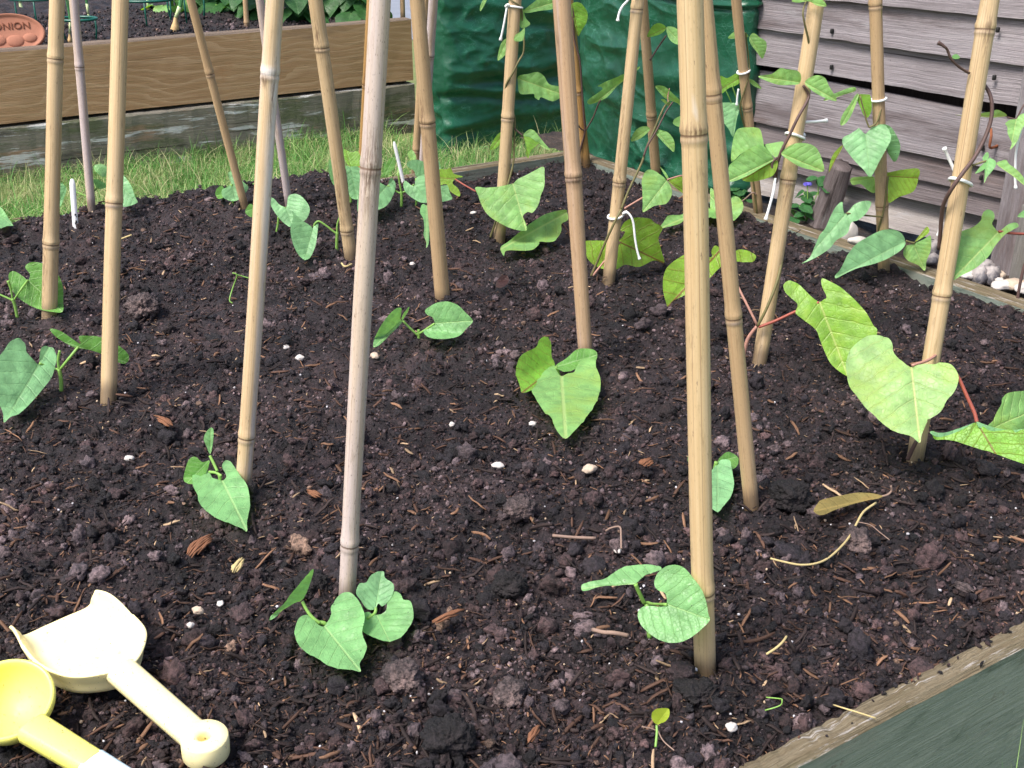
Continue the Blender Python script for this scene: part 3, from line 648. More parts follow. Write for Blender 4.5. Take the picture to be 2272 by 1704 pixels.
def canes():
    cane('1', (110, 703), (127, 0), 33, 33, 't', 'pale straw cane at the far left, brown streaked below its low node', [541], .05, scars=[(590, .05, .45, -.9)])
    cane('2', (203, 462), (164, 0), 18, 20, 'm', 'thin mauve and tan cane behind the two leftmost thick canes', [148], .0)
    cane('3', (241, 880), (267, 0), 35, 36, 't', 'straight straw cane, second thick one from the left, double ringed node halfway', [450], .1)
    cane('4', (543, 458), (423, 0), 17, 19, 'o', 'thin tan cane leaning left across the tan plank', [163], -.05)
    cane('5', (641, 455), (576, 0), 17, 19, 'm', 'thin pale mauve cane just right of the cane with the chipped node', [], -.05)
    cane('6', (540, 1088), (612, 0), 35, 41, 'p', 'bleached cane with a chipped white node near the top, left of centre', [969, 164], .04, scars=[(178, .006, .5, -1.1), (215, .03, .25, -2.2), (158, .0045, 1.6, -1.6, 1), (196, .012, .5, -2.4, 1), (330, .09, .5, -2.6, 1)])
    cane('7', (779, 575), (700, 0), 28, 32, 't', 'straw cane with a jagged brown water stain above its foot', [511, 105], -.02, scars=[(440, .06, .4, -1.1), (85, .03, .45, -1.3)])
    cane('8', (800, 410), (824, 0), 16, 19, 'b', 'thin brown cane mostly hidden behind the speckled grey cane', [187], -.03, scars=[(175, .015, .6, -1.2)])
    cane('9', (769, 1330), (842, 0), 38, 48, 'g', 'thick grey speckled cane with a blackened node near the lawn, left of centre', [1207, 371], .03, scars=[(378, .03, 1.0, -1.6)])
    cane('10', (983, 672), (926, 0), 34, 33, 'o', 'tan cane with a black scab on its upper node, before the green bag edge', [271], -.02, scars=[(252, .02, .35, -1.0), (310, .03, .2, -1.1)])
    cane('11', (921, 385), (944, 0), 17, 18, 'o', 'thin tan cane peeping out left of the cane with the black scab', [332], -.04)
    cane('12', (936, 402), (961, 0), 17, 21, 'm', 'thin mauve grey cane crossing behind the cane with the black scab', [], -.06)
    cane('13', (1108, 532), (1143, 5), 26, 28, 't', 'slim straw cane with a string tie near its top before the left green bag', [], .02)
    cane('14', (1299, 797), (1246, 0), 31, 41, 'r', 'reddish tan cane at centre with a grey banded node', [392], .05, scars=[(88, .012, .25, -.7), (398, .006, 1.2, -1.6)])
    cane('15', (1300, 365), (1262, 0), 20, 20, 'b', 'orange brown cane tucked behind the reddish tan centre cane', [], -.03)
    cane('16', (1351, 622), (1416, 0), 28, 27, 't', 'straw cane with a knobbly blackened node just above its string tie', [404], .02, scars=[(395, .02, .6, -1.2), (300, .05, .2, -.9)])
    cane('17', (1456, 390), (1426, 0), 22, 22, 'o', 'thin tan cane rising to meet the straw cane with the knobbly node', [256], -.1)
    cane('18', (1565, 1494), (1531, 0), 48, 60, 't', 'thickest and nearest straw cane at right of centre, grey band on its upper node', [1312, 297], .03, scars=[(288, .0045, 1.6, -1.6), (1295, .003, .2, -1.4), (238, .0025, .12, -1.5, 1)])
    cane('19', (1667, 1119), (1563, 0), 34, 38, 'o', 'tan cane beside the thickest cane, leaning towards it from the right', [704, 208], -.0, scars=[(235, .06, .25, -2.3)])
    cane('20', (1683, 474), (1633, 0), 21, 23, 'o', 'thin tan cane with a string tie before the right edge of the green bag', [238], -.05)
    cane('21', (1686, 797), (1812, 0), 32, 36, 't', 'leaning straw cane wrapped by a dark vine, right of the thickest cane', [398], .05, scars=[(420, .02, .5, -1.4)])
    cane('22', (1962, 602), (1942, 0), 26, 28, 'o', 'slim tan cane standing before the grey slats, black scar near its foot', [456, 12], .0, scars=[(432, .022, .3, -2.0)])
    cane('23', (2031, 1015), (2197, 0), 37, 41, 't', 'large leaning straw cane nearest the right edge with a knotted top node', [655, 64], .06, scars=[(75, .02, .4, -1.5)])
    G2 = 'canes standing in the raised bed'
    zb = Z_ST - .02
    cane('25', (548, 66), (544, 0), 12, 11, 'o', 'short looking thin cane in the raised bed behind the tan plank', [52], .0, group=G2, zfix=zb)
    cane('26', (894, 42), (893, 0), 11, 11, 'o', 'thin cane in the raised bed close to the green bag', [], .0, group=G2, zfix=zb)
canes()
setting()
# ================================================================== plants
class Plant:
    def __init__(s, name, label, cat, gpx, cane=None, group=None, loc=None, noground=False):
        s.g = loc if loc is not None else ground(*gpx)
        s.e = empty(name, s.g, label, cat, group); s.c = CANES[cane] if cane else None; s.noground = noground; s.lh = .013
    def at(s, px, py, dy=0.0, guard=True):
        """point seen at photo pixel px,py lying in the upright plane through the plant's foot (or its cane), moved dy metres away from the viewer"""
        y = (s.c['pos'](s.c['l_at'](py)).y if s.c else s.g.y) + dy
        p = on_y(px, py, y)
        return s.lift(p) if guard else p
    def lift(s, p, h=.004):
        if s.noground: return p
        zm = float(soil_h(p.x, p.y)) + h
        if p.z < zm:
            p = p + (CAM - p) * ((zm - p.z) / (CAM.z - p.z))
        return p
    def stem(s, reg, pts, dy=0.0, r=.0016, mat=None, name='stem', r2=None):
        P = []
        for t in pts.split():
            a = [float(v) for v in t.split(',')]
            px, py = R(reg, a[0], a[1]); d = a[2] / 100 if len(a) > 2 else dy
            P.append(s.at(px, py, d, guard=False))
        C = catmull(P, 5); n = len(C); r2 = r if r2 is None else r2
        V, F = tube_data(C, [r + (r2 - r) * i / (n - 1) for i in range(n)], 8)
        return build(name, V, F, mat or M_STEM, s.e)
    def leaf(s, reg, outline, base, tip, db=0.0, dt=-.02, k='s', side=0.0, fold=.10, back=False, curl=.0, name='leaf', droop=.06):
        pts = [Vector(p) for p in catmull(RP(reg, outline), 4, True)]
        pb = R(reg, *base); pt = R(reg, *tip)
        B = s.at(*pb, db); T = s.at(*pt, dt)
        ax = T - B; L = ax.length; ax.normalize(); view = ((B + T) / 2 - CAM).normalized()
        sd = ax.cross(view)
        if sd.length < .05: sd = RT.copy()
        sd.normalize(); sd = (sd + view * side).normalized(); n = sd.cross(ax).normalized()
        if n.dot(view) > 0: n = -n
        if -n.dot(view) < .42:
            n = (n - view * (.46 + n.dot(view))).normalized(); ax = (ax - n * ax.dot(n)).normalized()
        sd = n.cross(ax).normalized()
        loc = []
        for p in pts:
            r = ray(p[0], p[1]); q = CAM + r * ((B - CAM).dot(n) / r.dot(n)) - B
            loc.append((q.dot(ax), q.dot(sd)))
        L = max(.008, (T - B).length)
        la = np.array(loc); ext = max(np.ptp(la[:, 0]), np.ptp(la[:, 1])); g = max(ext / 26, .0011); L = max(L, ext * .85)
        # interior grid
        x0, x1, y0, y1 = la[:, 0].min(), la[:, 0].max(), la[:, 1].min(), la[:, 1].max()
        V2 = [Vector((float(a), float(b))) for a, b in loc]; m = len(V2)
        gx, gy = np.meshgrid(np.arange(x0 + g * .5, x1, g), np.arange(y0 + g * .5, y1, g)); gx = gx.ravel() + (RNG.random(gx.size) - .5) * g * .3; gy = gy.ravel() + (RNG.random(gy.size) - .5) * g * .3
        ins = np.zeros(gx.size, bool); dmin = np.full(gx.size, 9.)
        for i in range(m):
            xa, ya = la[i]; xb, yb = la[(i + 1) % m]
            c = ((ya > gy) != (yb > gy)) & (gx < (xb - xa) * (gy - ya) / (yb - ya + 1e-12) + xa); ins ^= c
            dx, dy = xb - xa, yb - ya; tt = np.clip(((gx - xa) * dx + (gy - ya) * dy) / (dx * dx + dy * dy + 1e-12), 0, 1)
            dmin = np.minimum(dmin, np.hypot(gx - xa - tt * dx, gy - ya - tt * dy))
        ok = ins & (dmin > g * .35)
        V2 += [Vector((float(a), float(b))) for a, b in zip(gx[ok], gy[ok])]
        res = delaunay_2d_cdt(V2, [(i, (i + 1) % m) for i in range(m)], [list(range(m))], 1, 1e-6)
        v2, fs = res[0], res[2]
        a = np.array([v[0] for v in v2]); b = np.array([v[1] for v in v2])
        t = a / L; u = np.abs(b) / L
        q = (t - .62 * u) / .165; fr = np.abs(q + .5 - np.floor(q + .5) - .5)
        vein = np.exp(-(fr / .13) ** 2) * np.clip(u * 8, 0, 1) * .013 + np.exp(-(u / .03) ** 2) * .022
        rp = random.random() * 50
        wob = np.array([mnoise.noise((x * 2.6 / L + rp, y * 2.6 / L, 1.3)) for x, y in zip(a, b)]) * .035 + np.array([mnoise.noise((x * 8 / L + rp, y * 8 / L, 4.3)) for x, y in zip(a, b)]) * .012
        zz = L * (fold * u * 1.0 - vein + wob - droop * (t - .4) ** 2 + curl * u * u)
        V3 = []
        for i in range(len(a)):
            p = B + ax * float(a[i]) + sd * float(b[i]) + n * float(zz[i]); V3.append(s.lift(p, s.lh))
        F = [tuple(f) for f in fs]
        o = build(name, V3, F, LEAF[k], s.e, uvs=np.stack([b / L, t], 1))
        # orient: upper side towards +n unless the underside is seen
        f0 = o.data.polygons[len(F) // 2].normal if F else n
        tot = Vector((0, 0, 0))
        for p in o.data.polygons: tot += p.normal * p.area
        if (tot.dot(n) < 0) != back: o.data.flip_normals()
        return o
G_SEED = 'young bean seedlings'; G_RUN = 'taller climbing bean plants'
def seedlings():
    P = Plant('bean_seedling', 'young bean seedling at the left edge, its pale underside leaf behind the streaked cane', 'plant', (38, 703), group=G_SEED)
    P.stem('E', '128,1010 112,930 92,870', r=.0022); P.stem('E', '95,885 40,860 -40,825', r=.0014, name='petiole'); P.stem('E', '105,880 150,810 205,735,1.5', r=.0014, name='petiole'); P.stem('E', '92,875 80,800 60,740', r=.0012, r2=.0022, name='bud')
    P.leaf('E', '200,735 160,700 100,668 65,690 70,750 110,840 200,910 290,950 380,968 460,968 465,880 462,780 430,700 360,630 270,603 215,608 185,640 220,690 215,725', (203, 735), (460, 965), .015, .03, 's', back=True)
    P = Plant('bean_seedling', 'bean seedling cut by the left edge with one large puckered leaf drooping forward', 'plant', R('E', 452, 1540), group=G_SEED)
    P.stem('E', '452,1550 448,1460 435,1390', r=.0024); P.stem('E', '437,1400 428,1330 440,1255', r=.0016, name='bud'); P.stem('E', '445,1390 510,1310 578,1226,.8', r=.0017, name='petiole'); P.stem('E', '430,1395 360,1375 290,1348,-.6', r=.0015, name='petiole')
    P.leaf('E', '290,1345 240,1320 195,1270 185,1210 150,1172 110,1175 60,1210 20,1270 -25,1330 -60,1440 -40,1560 0,1660 25,1720 40,1767 80,1735 140,1717 220,1647 300,1557 370,1467 400,1387 418,1320 420,1270 400,1215 350,1200 310,1225 298,1290', (291, 1347), (40, 1767), -.006, -.05, 'b', fold=.12)
    P.leaf('E', '560,1235 470,1190 400,1140 370,1095 420,1100 480,1130 590,1205 580,1150 650,1145 740,1155 860,1210 935,1270 950,1310 930,1350 870,1340 740,1275 640,1245', (575, 1228), (935, 1345), .01, .03, 's', back=True)
    P = Plant('bean_seedling', 'bean seedling beside the foot of the chipped node cane, heart leaf pointing down right', 'plant', R('I', 1640, 985), group=G_SEED)
    P.stem('I', '1640,1000 1625,900 1618,840', r=.002); P.stem('I', '1600,815,.2 1575,760,.6 1545,700,1', r=.0015, name='petiole'); P.stem('I', '1540,820,.6 1590,826,.2 1630,850,-.2', r=.0014, name='petiole')
    P.leaf('I', '1540,735 1490,745 1440,705 1395,725 1370,790 1350,870 1370,905 1410,910 1450,905 1500,860 1530,800 1540,760', (1540, 735), (1375, 905), .012, .008, 's', back=True)
    P.leaf('I', '1545,690 1520,630 1500,580 1515,530 1550,495 1572,510 1570,580 1560,650', (1548, 698), (1552, 495), .01, .02, 's')
    P.leaf('I', '1620,865 1560,850 1535,810 1490,782 1430,795 1410,850 1420,920 1455,990 1460,1030 1500,1090 1580,1150 1680,1190 1770,1225 1812,1243 1815,1170 1840,1090 1838,1000 1820,920 1770,850 1720,770 1680,722 1640,725 1628,770 1650,810 1660,850', (1628, 868), (1812, 1243), -.004, -.04, 's', fold=.08)
    P = Plant('bean_seedling', 'spreading bean seedling of four leaves at the foot of the grey speckled cane', 'plant', R('N', 600, 640), group=G_SEED)
    P.stem('N', '600,660 570,600 520,590', r=.002); P.stem('N', '400,432,.3 430,490,0 470,545,-.3 530,595,-.5', r=.0014, name='petiole'); P.stem('N', '940,480,.6 935,520,.2 880,560,-.4', r=.0014, name='petiole')
    P.leaf('N', '400,432 340,450 270,490 200,545 155,570 180,530 220,480 270,430 330,330 400,230 455,155 470,170 462,240 440,320', (405, 430), (215, 520), .003, -.004, 's', side=.8, fold=.3)
    P.leaf('N', '935,490 880,490 830,430 795,380 820,310 870,300 900,250 950,215 1000,210 1010,260 1070,310 1070,370 1040,430 990,470 960,450', (937, 488), (985, 210), .004, .03, 'b', fold=.2)
    P.leaf('N', '945,525 985,520 1020,490 1030,420 1080,365 1130,390 1150,430 1200,440 1220,500 1220,570 1180,640 1130,700 1060,722 990,720 900,690 840,650 830,600 840,560 850,520 890,510 915,525', (945, 527), (1040, 722), .0, -.025, 's', fold=.1)
    P.leaf('N', '540,610 500,585 470,545 420,525 370,550 345,620 350,690 380,760 440,820 520,860 590,905 680,930 760,935 822,940 820,890 860,830 880,770 850,690 850,640 870,560 850,490 810,420 760,375 700,375 650,410 615,470 615,530 590,580', (560, 612), (822, 940), -.012, -.06, 's', fold=.1)
    P = Plant('bean_seedling', 'bean seedling with two smooth leaves at the foot of the thickest nearest cane', 'plant', R('O', 1300, 690), group=G_SEED)
    P.stem('O', '1300,700 1288,560 1278,450', r=.0022); P.stem('O', '1195,305,-.3 1225,375,-.2 1258,445,0', r=.0017, name='petiole'); P.stem('O', '1262,445 1285,440 1320,452,-2 1420,455,-6.2', r=.0012, name='petiole')
    P.leaf('O', '1195,300 1130,305 1040,310 960,315 900,330 840,350 800,345 795,310 830,290 960,265 1050,200 1130,160 1240,145 1330,145 1380,160 1375,185 1320,205 1260,235', (1195, 298), (800, 332), -.003, -.0, 's', side=-.5, fold=-.15)
    P.leaf('O', '1420,455 1400,470 1350,470 1310,465 1250,470 1215,500 1212,550 1240,610 1300,670 1370,715 1450,738 1540,730 1620,690 1690,630 1740,570 1730,520 1715,430 1680,340 1620,260 1560,190 1490,165 1420,175 1360,220 1332,280 1340,330 1370,355 1410,370 1425,410', (1424, 452), (1742, 568), -.062, -.078, 's', fold=.09)
    P = Plant('bean_seedling', 'fresh heart leaved bean seedling in front of the reddish tan centre cane', 'plant', R('K', 640, 125), group=G_SEED)
    P.stem('K', '640,150 625,90 608,45', r=.002)
    P.leaf('G', '605,1365 690,1310 770,1245 860,1240 905,1260 915,1290 890,1340 800,1370 700,1410 640,1400', (610, 1370), (910, 1285), .008, .03, 's', side=.5, back=True)
    P.leaf('G', '610,1370 575,1290 570,1220 550,1165 510,1160 470,1190 460,1230 390,1270 330,1310 310,1380 320,1450 345,1510 365,1555 420,1550 470,1500 540,1440 590,1400', (603, 1375), (370, 1555), .012, .004, 'r', back=True)
    P.leaf('G', '640,1415 610,1390 590,1340 560,1290 510,1268 460,1300 430,1360 400,1420 410,1490 430,1560 470,1640 520,1710 575,1760 600,1820 640,1865 690,1872 760,1840 830,1770 890,1690 920,1610 937,1530 935,1460 905,1390 900,1340 850,1315 800,1325 760,1380 740,1410 690,1415', (648, 1413), (680, 1872), -.008, -.055, 'r', fold=.12)
    P = Plant('bean_seedling', 'low bean seedling with a folded leaf and a round one, below the black scab cane', 'plant', R('F', 1258, 1165), group=G_SEED)
    P.stem('F', '1258,1175 1258,1130 1258,1100', r=.002); P.stem('F', '1142,1035,.2 1195,1090,0 1250,1140,0', r=.0016, name='petiole'); P.stem('F', '1260,1130 1285,1115,-.3 1375,1055,-.6', r=.0015, name='petiole')
    P.leaf('F', '1145,1035 1115,1015 1110,950 1080,930 1030,950 980,1010 935,1110 920,1190 930,1230 970,1210 1030,1150 1100,1085 1150,1030 1180,960 1180,930 1150,960 1125,1010', (1142, 1032), (932, 1228), .002, -.012, 's', side=.7, fold=.4)
    P.leaf('F', '1375,1055 1340,1075 1300,1095 1295,1125 1330,1155 1400,1168 1480,1165 1560,1145 1610,1090 1655,1035 1600,970 1550,920 1480,893 1400,900 1340,930 1305,960 1320,990 1360,1010', (1380, 1053), (1655, 1035), -.006, -.016, 's', fold=.08)
    P = Plant('bean_seedling', 'bean seedling whose crumpled leaf hangs from a bent stalk by the water stained cane', 'plant', R('Q', 650, 1255), group=G_SEED)
    P.stem('Q', '650,1270 652,1140 655,1040', r=.0024); P.stem('Q', '655,1050 658,960 690,870', r=.0018, r2=.0012, name='bud'); P.stem('Q', '648,1055 600,1018 545,975 480,935 445,948 425,985', r=.0016, name='petiole')
    P.leaf('Q', '400,985 320,940 250,890 210,850 215,920 195,1000 195,1080 220,1170 270,1260 335,1310 390,1290 440,1180 460,1050 470,950 440,940 415,1000', (430, 962), (335, 1310), -.0, -.012, 'b', fold=.25)
    P = Plant('bean_seedling', 'bluish green bean seedling between the chipped node cane and the water stained cane', 'plant', R('Q', 60, 1040), group=G_SEED)
    P.stem('Q', '58,1045 75,950 78,890', r=.0018); P.stem('Q', '80,890 110,840 150,797', r=.0014, name='petiole')
    P.leaf('Q', '150,795 90,770 40,715 0,705 10,790 90,910 190,990 220,940 330,935 380,870 385,800 340,730 280,675 220,665 175,690 165,760', (152, 797), (215, 985), .0, -.02, 'b', fold=.12)
    P.leaf('A', '1880,1530 1840,1500 1805,1555 1830,1590 1870,1600 1910,1580', (1890, 1530), (1802, 1557), .005, 0, 's', back=True)
    P = Plant('bean_seedling', 'bean seedling with two broad leaves beside a stem, under the plain white label', 'plant', R('Q', 1285, 775), group=G_SEED)
    P.stem('Q', '1285,790 1288,700 1285,640', r=.0026); P.stem('Q', '1284,640 1268,560 1255,470', r=.0016, name='bud'); P.stem('Q', '1278,660 1235,640 1150,582,-.3', r=.0014, name='petiole'); P.stem('Q', '1295,650 1330,635 1410,572,-.4', r=.0014, name='petiole')
    P.leaf('Q', '1150,580 1110,575 1060,540 990,530 920,560 880,620 860,700 862,790 880,860 960,850 1070,820 1140,780 1190,700 1225,610 1230,545 1210,500 1175,515 1160,560', (1152, 582), (880, 858), -.004, -.02, 'b')
    P.leaf('Q', '1415,570 1385,580 1330,535 1310,540 1305,590 1330,650 1400,710 1480,750 1560,745 1610,700 1620,600 1560,520 1500,490 1440,500 1420,540', (1415, 572), (1560, 745), -.004, -.02, 'b')
    P = Plant('bean_seedling', 'bean seedling half hidden by the black scab cane, one leaf hanging narrow below it', 'plant', R('Q', 1430, 770), group=G_SEED)
    P.stem('Q', '1430,790 1432,680 1430,510', r=.002)
    P.leaf('Q', '1430,500 1410,440 1350,400 1335,370 1370,340 1440,330 1520,350 1640,330 1670,390 1660,440 1560,480 1500,490', (1430, 502), (1665, 400), .005, .02, 'b')
    P.leaf('Q', '1500,745 1475,790 1470,840 1500,900 1510,980 1505,1050 1530,1100 1530,1160 1555,1120 1560,1000 1570,850 1560,750', (1540, 745), (1530, 1160), -.02, -.035, 's')
    P.leaf('Q', '1640,600 1720,580 1745,590 1760,650 1785,710 1740,730 1660,745 1630,690', (1650, 610), (1785, 710), .01, .0, 'b')
    P.leaf('Q', '1370,330 1350,270 1390,230 1430,300 1420,330', (1400, 335), (1390, 232), .03, .04, 'r')
    P = Plant('bean_seedling', 'pair of pale bean leaves behind the water stained cane, in front of the lawn', 'plant', R('Q', 790, 735), group=G_SEED)
    P.stem('Q', '790,750 785,640 780,390', r=.002)
    P.leaf('Q', '720,225 760,240 800,260 860,250 890,330 880,390 780,390 730,330', (780, 387), (742, 230), .01, .03, 'r', back=True)
    P.leaf('Q', '620,300 585,320 570,400 580,480 600,540 630,580 700,560 740,400 690,310', (730, 400), (600, 560), -.0, -.01, 's')
    P.leaf('Q', '780,395 740,395 745,440 760,560 780,690 860,715 900,620 900,450 860,400 810,395', (782, 392), (850, 715), -.002, -.02, 'b')
    P.leaf('Q', '1110,490 1115,430 1150,350 1200,300 1225,320 1220,400 1180,450', (1118, 495), (1216, 302), .02, .03, 's', back=True)
    P = Plant('bean_seedling', 'bean seedling behind the double ringed cane, leaves seen against the lawn', 'plant', R('Y', 1305, 800), group=G_SEED)
    P.stem('Y', '1305,820 1302,720 1300,640', r=.0022); P.stem('Y', '1300,645 1210,610 1120,570', r=.0014, name='petiole'); P.stem('Y', '1312,645 1380,580 1450,510', r=.0016, name='petiole')
    P.leaf('Y', '1400,180 1450,165 1550,175 1620,250 1580,330 1520,350 1440,290 1395,230', (1520, 345), (1405, 185), .01, .02, 's')
    P.leaf('Y', '1380,410 1430,380 1540,430 1600,480 1550,520 1470,530 1410,460', (1450, 512), (1600, 480), .005, .01, 's')
    P.leaf('Y', '1700,330 1800,310 1850,340 1920,430 1970,520 2010,650 2040,720 1960,770 1850,800 1760,760 1680,600 1660,430', (1700, 380), (2035, 722), .0, -.02, 'b')
    P.leaf('Y', '900,440 960,480 990,540 960,640 890,800 820,760 800,560', (970, 540), (850, 790), -.01, -.02, 'b')
    P = Plant('bean_seedling', 'single bean leaf poking in at the left edge above the soil crest', 'plant', R('Y', -80, 1010), group=G_SEED)
    P.stem('Y', '-85,1100 -80,980 -70,900', r=.002)
    P.leaf('Y', '-20,770 0,790 50,840 100,920 140,990 190,1070 120,1080 50,1110 0,1120 -80,1080 -110,980 -80,860', (-70, 880), (190, 1070), 0, -.02, 's')
    P = Plant('bean_seedling', 'small bean seedling at the foot of the thin cane leaning across the tan plank', 'plant', R('A', 1720, 1505), group=G_SEED)
    P.stem('A', '1718,1520 1712,1450 1705,1355', r=.0018)
    P.leaf('A', '1640,1370 1600,1385 1585,1430 1610,1465 1660,1440', (1665, 1385), (1592, 1452), .006, .006, 's', back=True)
    P.leaf('A', '1700,1350 1670,1380 1635,1400 1640,1450 1690,1478 1750,1475 1800,1430 1830,1380 1780,1330 1720,1265 1680,1270 1690,1320', (1706, 1354), (1735, 1478), -.0, -.012, 'b')
    P = Plant('bean_seedling', 'pale bean seedling half hidden between the thickest cane and the cane beside it', 'plant', R('K', 1770, 880), group=G_SEED)
    P.stem('K', '1770,900 1775,820 1790,745', r=.002)
    P.leaf('K', '1800,740 1840,690 1880,672 1930,690 1955,720 1945,770 1900,805 1850,800 1810,830', (1802, 748), (1953, 705), .012, .03, 's', back=True)
    P.leaf('K', '1700,760 1640,700 1600,672 1580,710 1585,760 1615,790 1680,790', (1710, 768), (1582, 690), .006, .012, 's')
    P.leaf('K', '1800,740 1850,730 1890,740 1900,780 1910,840 1920,920 1900,1000 1850,1060 1800,1105 1720,1060 1640,980 1595,890 1600,850 1650,830 1740,820', (1800, 748), (1797, 1105), .0, -.035, 'b', fold=.1)
seedlings()
def runners():
    # cane with a tie before the left bag
    P = Plant('runner_bean_plant', 'bean vine twining up the slim cane before the left green bag, big leaf below', 'plant', R('G', 125, 432), cane='13', group=G_RUN)
    P.stem('C', '120,1765,-.5 190,1560,-1.3 255,1360,-1.2 295,1200,-.4 300,1080,.2 306,950,.4', r=.0018, r2=.0015, mat=M_VINE)
    P.stem('C', '306,950,.4 300,850,1 250,780,1.1 234,720,.4 245,620,-.9 290,540,-1.3 335,450,-1 368,390,-.3 374,300,0 362,190,.2 352,60,-.6 290,10,-1.2 240,-40,0', r=.0018, r2=.0013, mat=M_VINE)
    P.stem('C', '305,945,.3 325,965,.2 365,1000,0', r=.0013, mat=M_VINED, name='petiole'); P.stem('C', '290,1350,-1.5 270,1420,-1 215,1600,-.8', r=.0014, mat=M_VINE, name='petiole')
    P.leaf('C', '380,200 370,290 330,305 300,295 310,260 350,230', (376, 210), (302, 290), -.012, -.02, 'r')
    P.leaf('C', '365,60 385,130 420,180 350,205 345,110', (362, 68), (420, 182), -.0, .0, 'r')
    P.leaf('C', '245,280 205,320 185,390 180,445 230,410 255,350 258,290', (254, 288), (181, 445), .012, .004, 'r')
    P.leaf('C', '370,80 440,20 500,-20 580,-25 625,10 585,65 500,78 400,95', (374, 84), (625, 10), .01, .02, 'r')
    P.leaf('Z', '640,-10 665,-5 640,50 612,90 610,50', (652, -8), (612, 90), .02, .01, 'r')
    P.leaf('C', '335,560 400,545 470,530 520,560 560,620 640,640 660,690 640,720 580,745 500,715 480,735 450,715 440,690 345,690 330,620', (338, 580), (655, 695), .006, .012, 'r', fold=.15)
    P.leaf('C', '220,960 170,1000 130,1070 125,1105 170,1090 215,1040 240,1000 235,965', (236, 965), (126, 1105), .008, .002, 'r', back=True)
    P.leaf('C', '365,1000 410,955 450,962 490,1010 530,1060 568,1105 520,1090 480,1060 420,1010', (367, 1002), (568, 1105), .0, -.012, 'r')
    P.leaf('C', '370,1005 430,1015 490,1040 470,1070 425,1110 405,1165 385,1130 392,1080', (371, 1008), (405, 1165), -.001, -.01, 'r', back=True)
    P.leaf('C', '290,1350 200,1375 100,1388 20,1388 40,1450 70,1530 120,1600 200,1650 300,1690 390,1695 385,1640 365,1590 400,1560 440,1565 480,1510 500,1440 525,1380 527,1300 520,1238 460,1260 400,1290 330,1320', (292, 1353), (388, 1695), -.02, -.06, 'r', fold=.14)
    P.leaf('G', '700,230 680,215 600,230 520,255 430,310 330,390 260,450 210,490 230,555 250,515 370,520 440,510 480,470 485,455 580,455 620,420 645,370 650,320 700,290', (694, 235), (214, 500), .02, -.03, 'r', fold=.1)
    P.stem('G', '650,310,2 690,365,3 722,430,4', r=.0014, mat=M_PINK, name='petiole')
    P.stem('Q', '1815,520,2 1900,575,1 2015,640,-1', r=.0013, mat=M_RED, name='petiole')
    P.leaf('Q', '1820,515 1890,495 1800,465 1775,410 1720,425 1650,425 1610,500 1640,580 1730,570 1770,640 1860,690 1850,620 1790,560', (1822, 520), (1615, 500), .02, .03, 'y', back=True)
    # brown cane behind the centre one
    P = Plant('runner_bean_plant', 'dark bean vine on the orange brown cane behind the centre cane, few leaves', 'plant', R('C', 778, 1240), cane='15', group=G_RUN)
    P.stem('C', '775,1245,-1 785,1120,-1 822,970,-1.2 815,870,-1.3 800,650,-1.2 785,450,-1.2 745,290,-1 735,100,-1 720,-20,0', r=.0022, r2=.0016, mat=M_VINED)
    P.stem('C', '820,965,-1.2 790,945,-1.6 764,908,-2', r=.0015, mat=M_VINED, name='petiole'); P.stem('C', '822,968,-1.2 880,870,-1.6 920,770,-2 938,738,-2.2', r=.0016, mat=M_VINED, name='petiole')
    P.leaf('C', '700,80 725,30 760,15 800,30 840,90 835,160 800,220 772,268 755,210 735,130', (730, 40), (772, 268), -.01, -.015, 'r', back=True)
    P.leaf('C', '940,640 950,660 880,710 840,745 855,770 920,755 990,710 1050,650 1120,590 1170,550 1225,510 1222,495 1170,520 1110,540 1050,570 920,630', (935, 730), (1222, 502), -.022, -.02, 'r', side=-.4)
    # knobbly cane
    P = Plant('runner_bean_plant', 'bean vine at the knobbly node cane, big veined leaf lying behind the string tail', 'plant', R('G', 872, 695), cane='16', group=G_RUN)
    P.stem('G', '868,705,-1 905,620,-1.2 960,485,-1.7 1040,310,-2 1090,215,-1.4', r=.0018, mat=M_VINE)
    P.stem('C', '1090,1540,-1.4 1150,1390,-1 1240,1200,0 1275,1090,.5 1330,960,1 1400,800,1.4 1445,740,1.6', r=.0018, r2=.0014, mat=M_VINE); P.stem('C', '1255,1150,0 1285,1070,.3 1350,960,.8 1415,830,1.4 1470,750,1.6', r=.0015, r2=.0012, mat=M_VINED); P.stem('C', '1440,770,1.6 1432,720,1.6 1445,650,1.8', r=.001, r2=.0006, mat=M_PINK, name='bud')
    P.stem('C', '1112,1535,-1.4 1180,1495,-1 1252,1452,-.6 1330,1400,.4', r=.0014, mat=M_PINK, name='petiole'); P.stem('G', '880,705,-.6 930,640,.4 1080,455,1.6', r=.0015, mat=M_PINK, name='petiole'); P.stem('C', '1300,445,3 1360,350,3 1420,262,2.6', r=.0013, mat=M_VINED, name='petiole')
    P.leaf('G', '950,445 880,445 820,455 825,540 860,600 920,640 1000,660 1060,650 1120,620 1220,637 1330,590 1410,612 1385,520 1360,420 1390,350 1330,310 1290,280 1180,275 1110,310 1085,370 1115,375 1110,395 1075,440 1010,450', (1080, 455), (1410, 612), .03, .03, 'y', back=True)
    P.leaf('C', '1430,1330 1460,1390 1460,1440 1420,1500 1340,1515 1300,1535 1250,1560 1248,1500 1245,1400 1240,1330 1270,1260 1320,1250 1370,1280', (1428, 1326), (1250, 1560), .0, -.02, 'r', fold=.05)
    P.stem('T', '475,232,.3 540,210,.4 620,190,.6 660,200,1', r=.0012, mat=M_PINK, name='petiole')
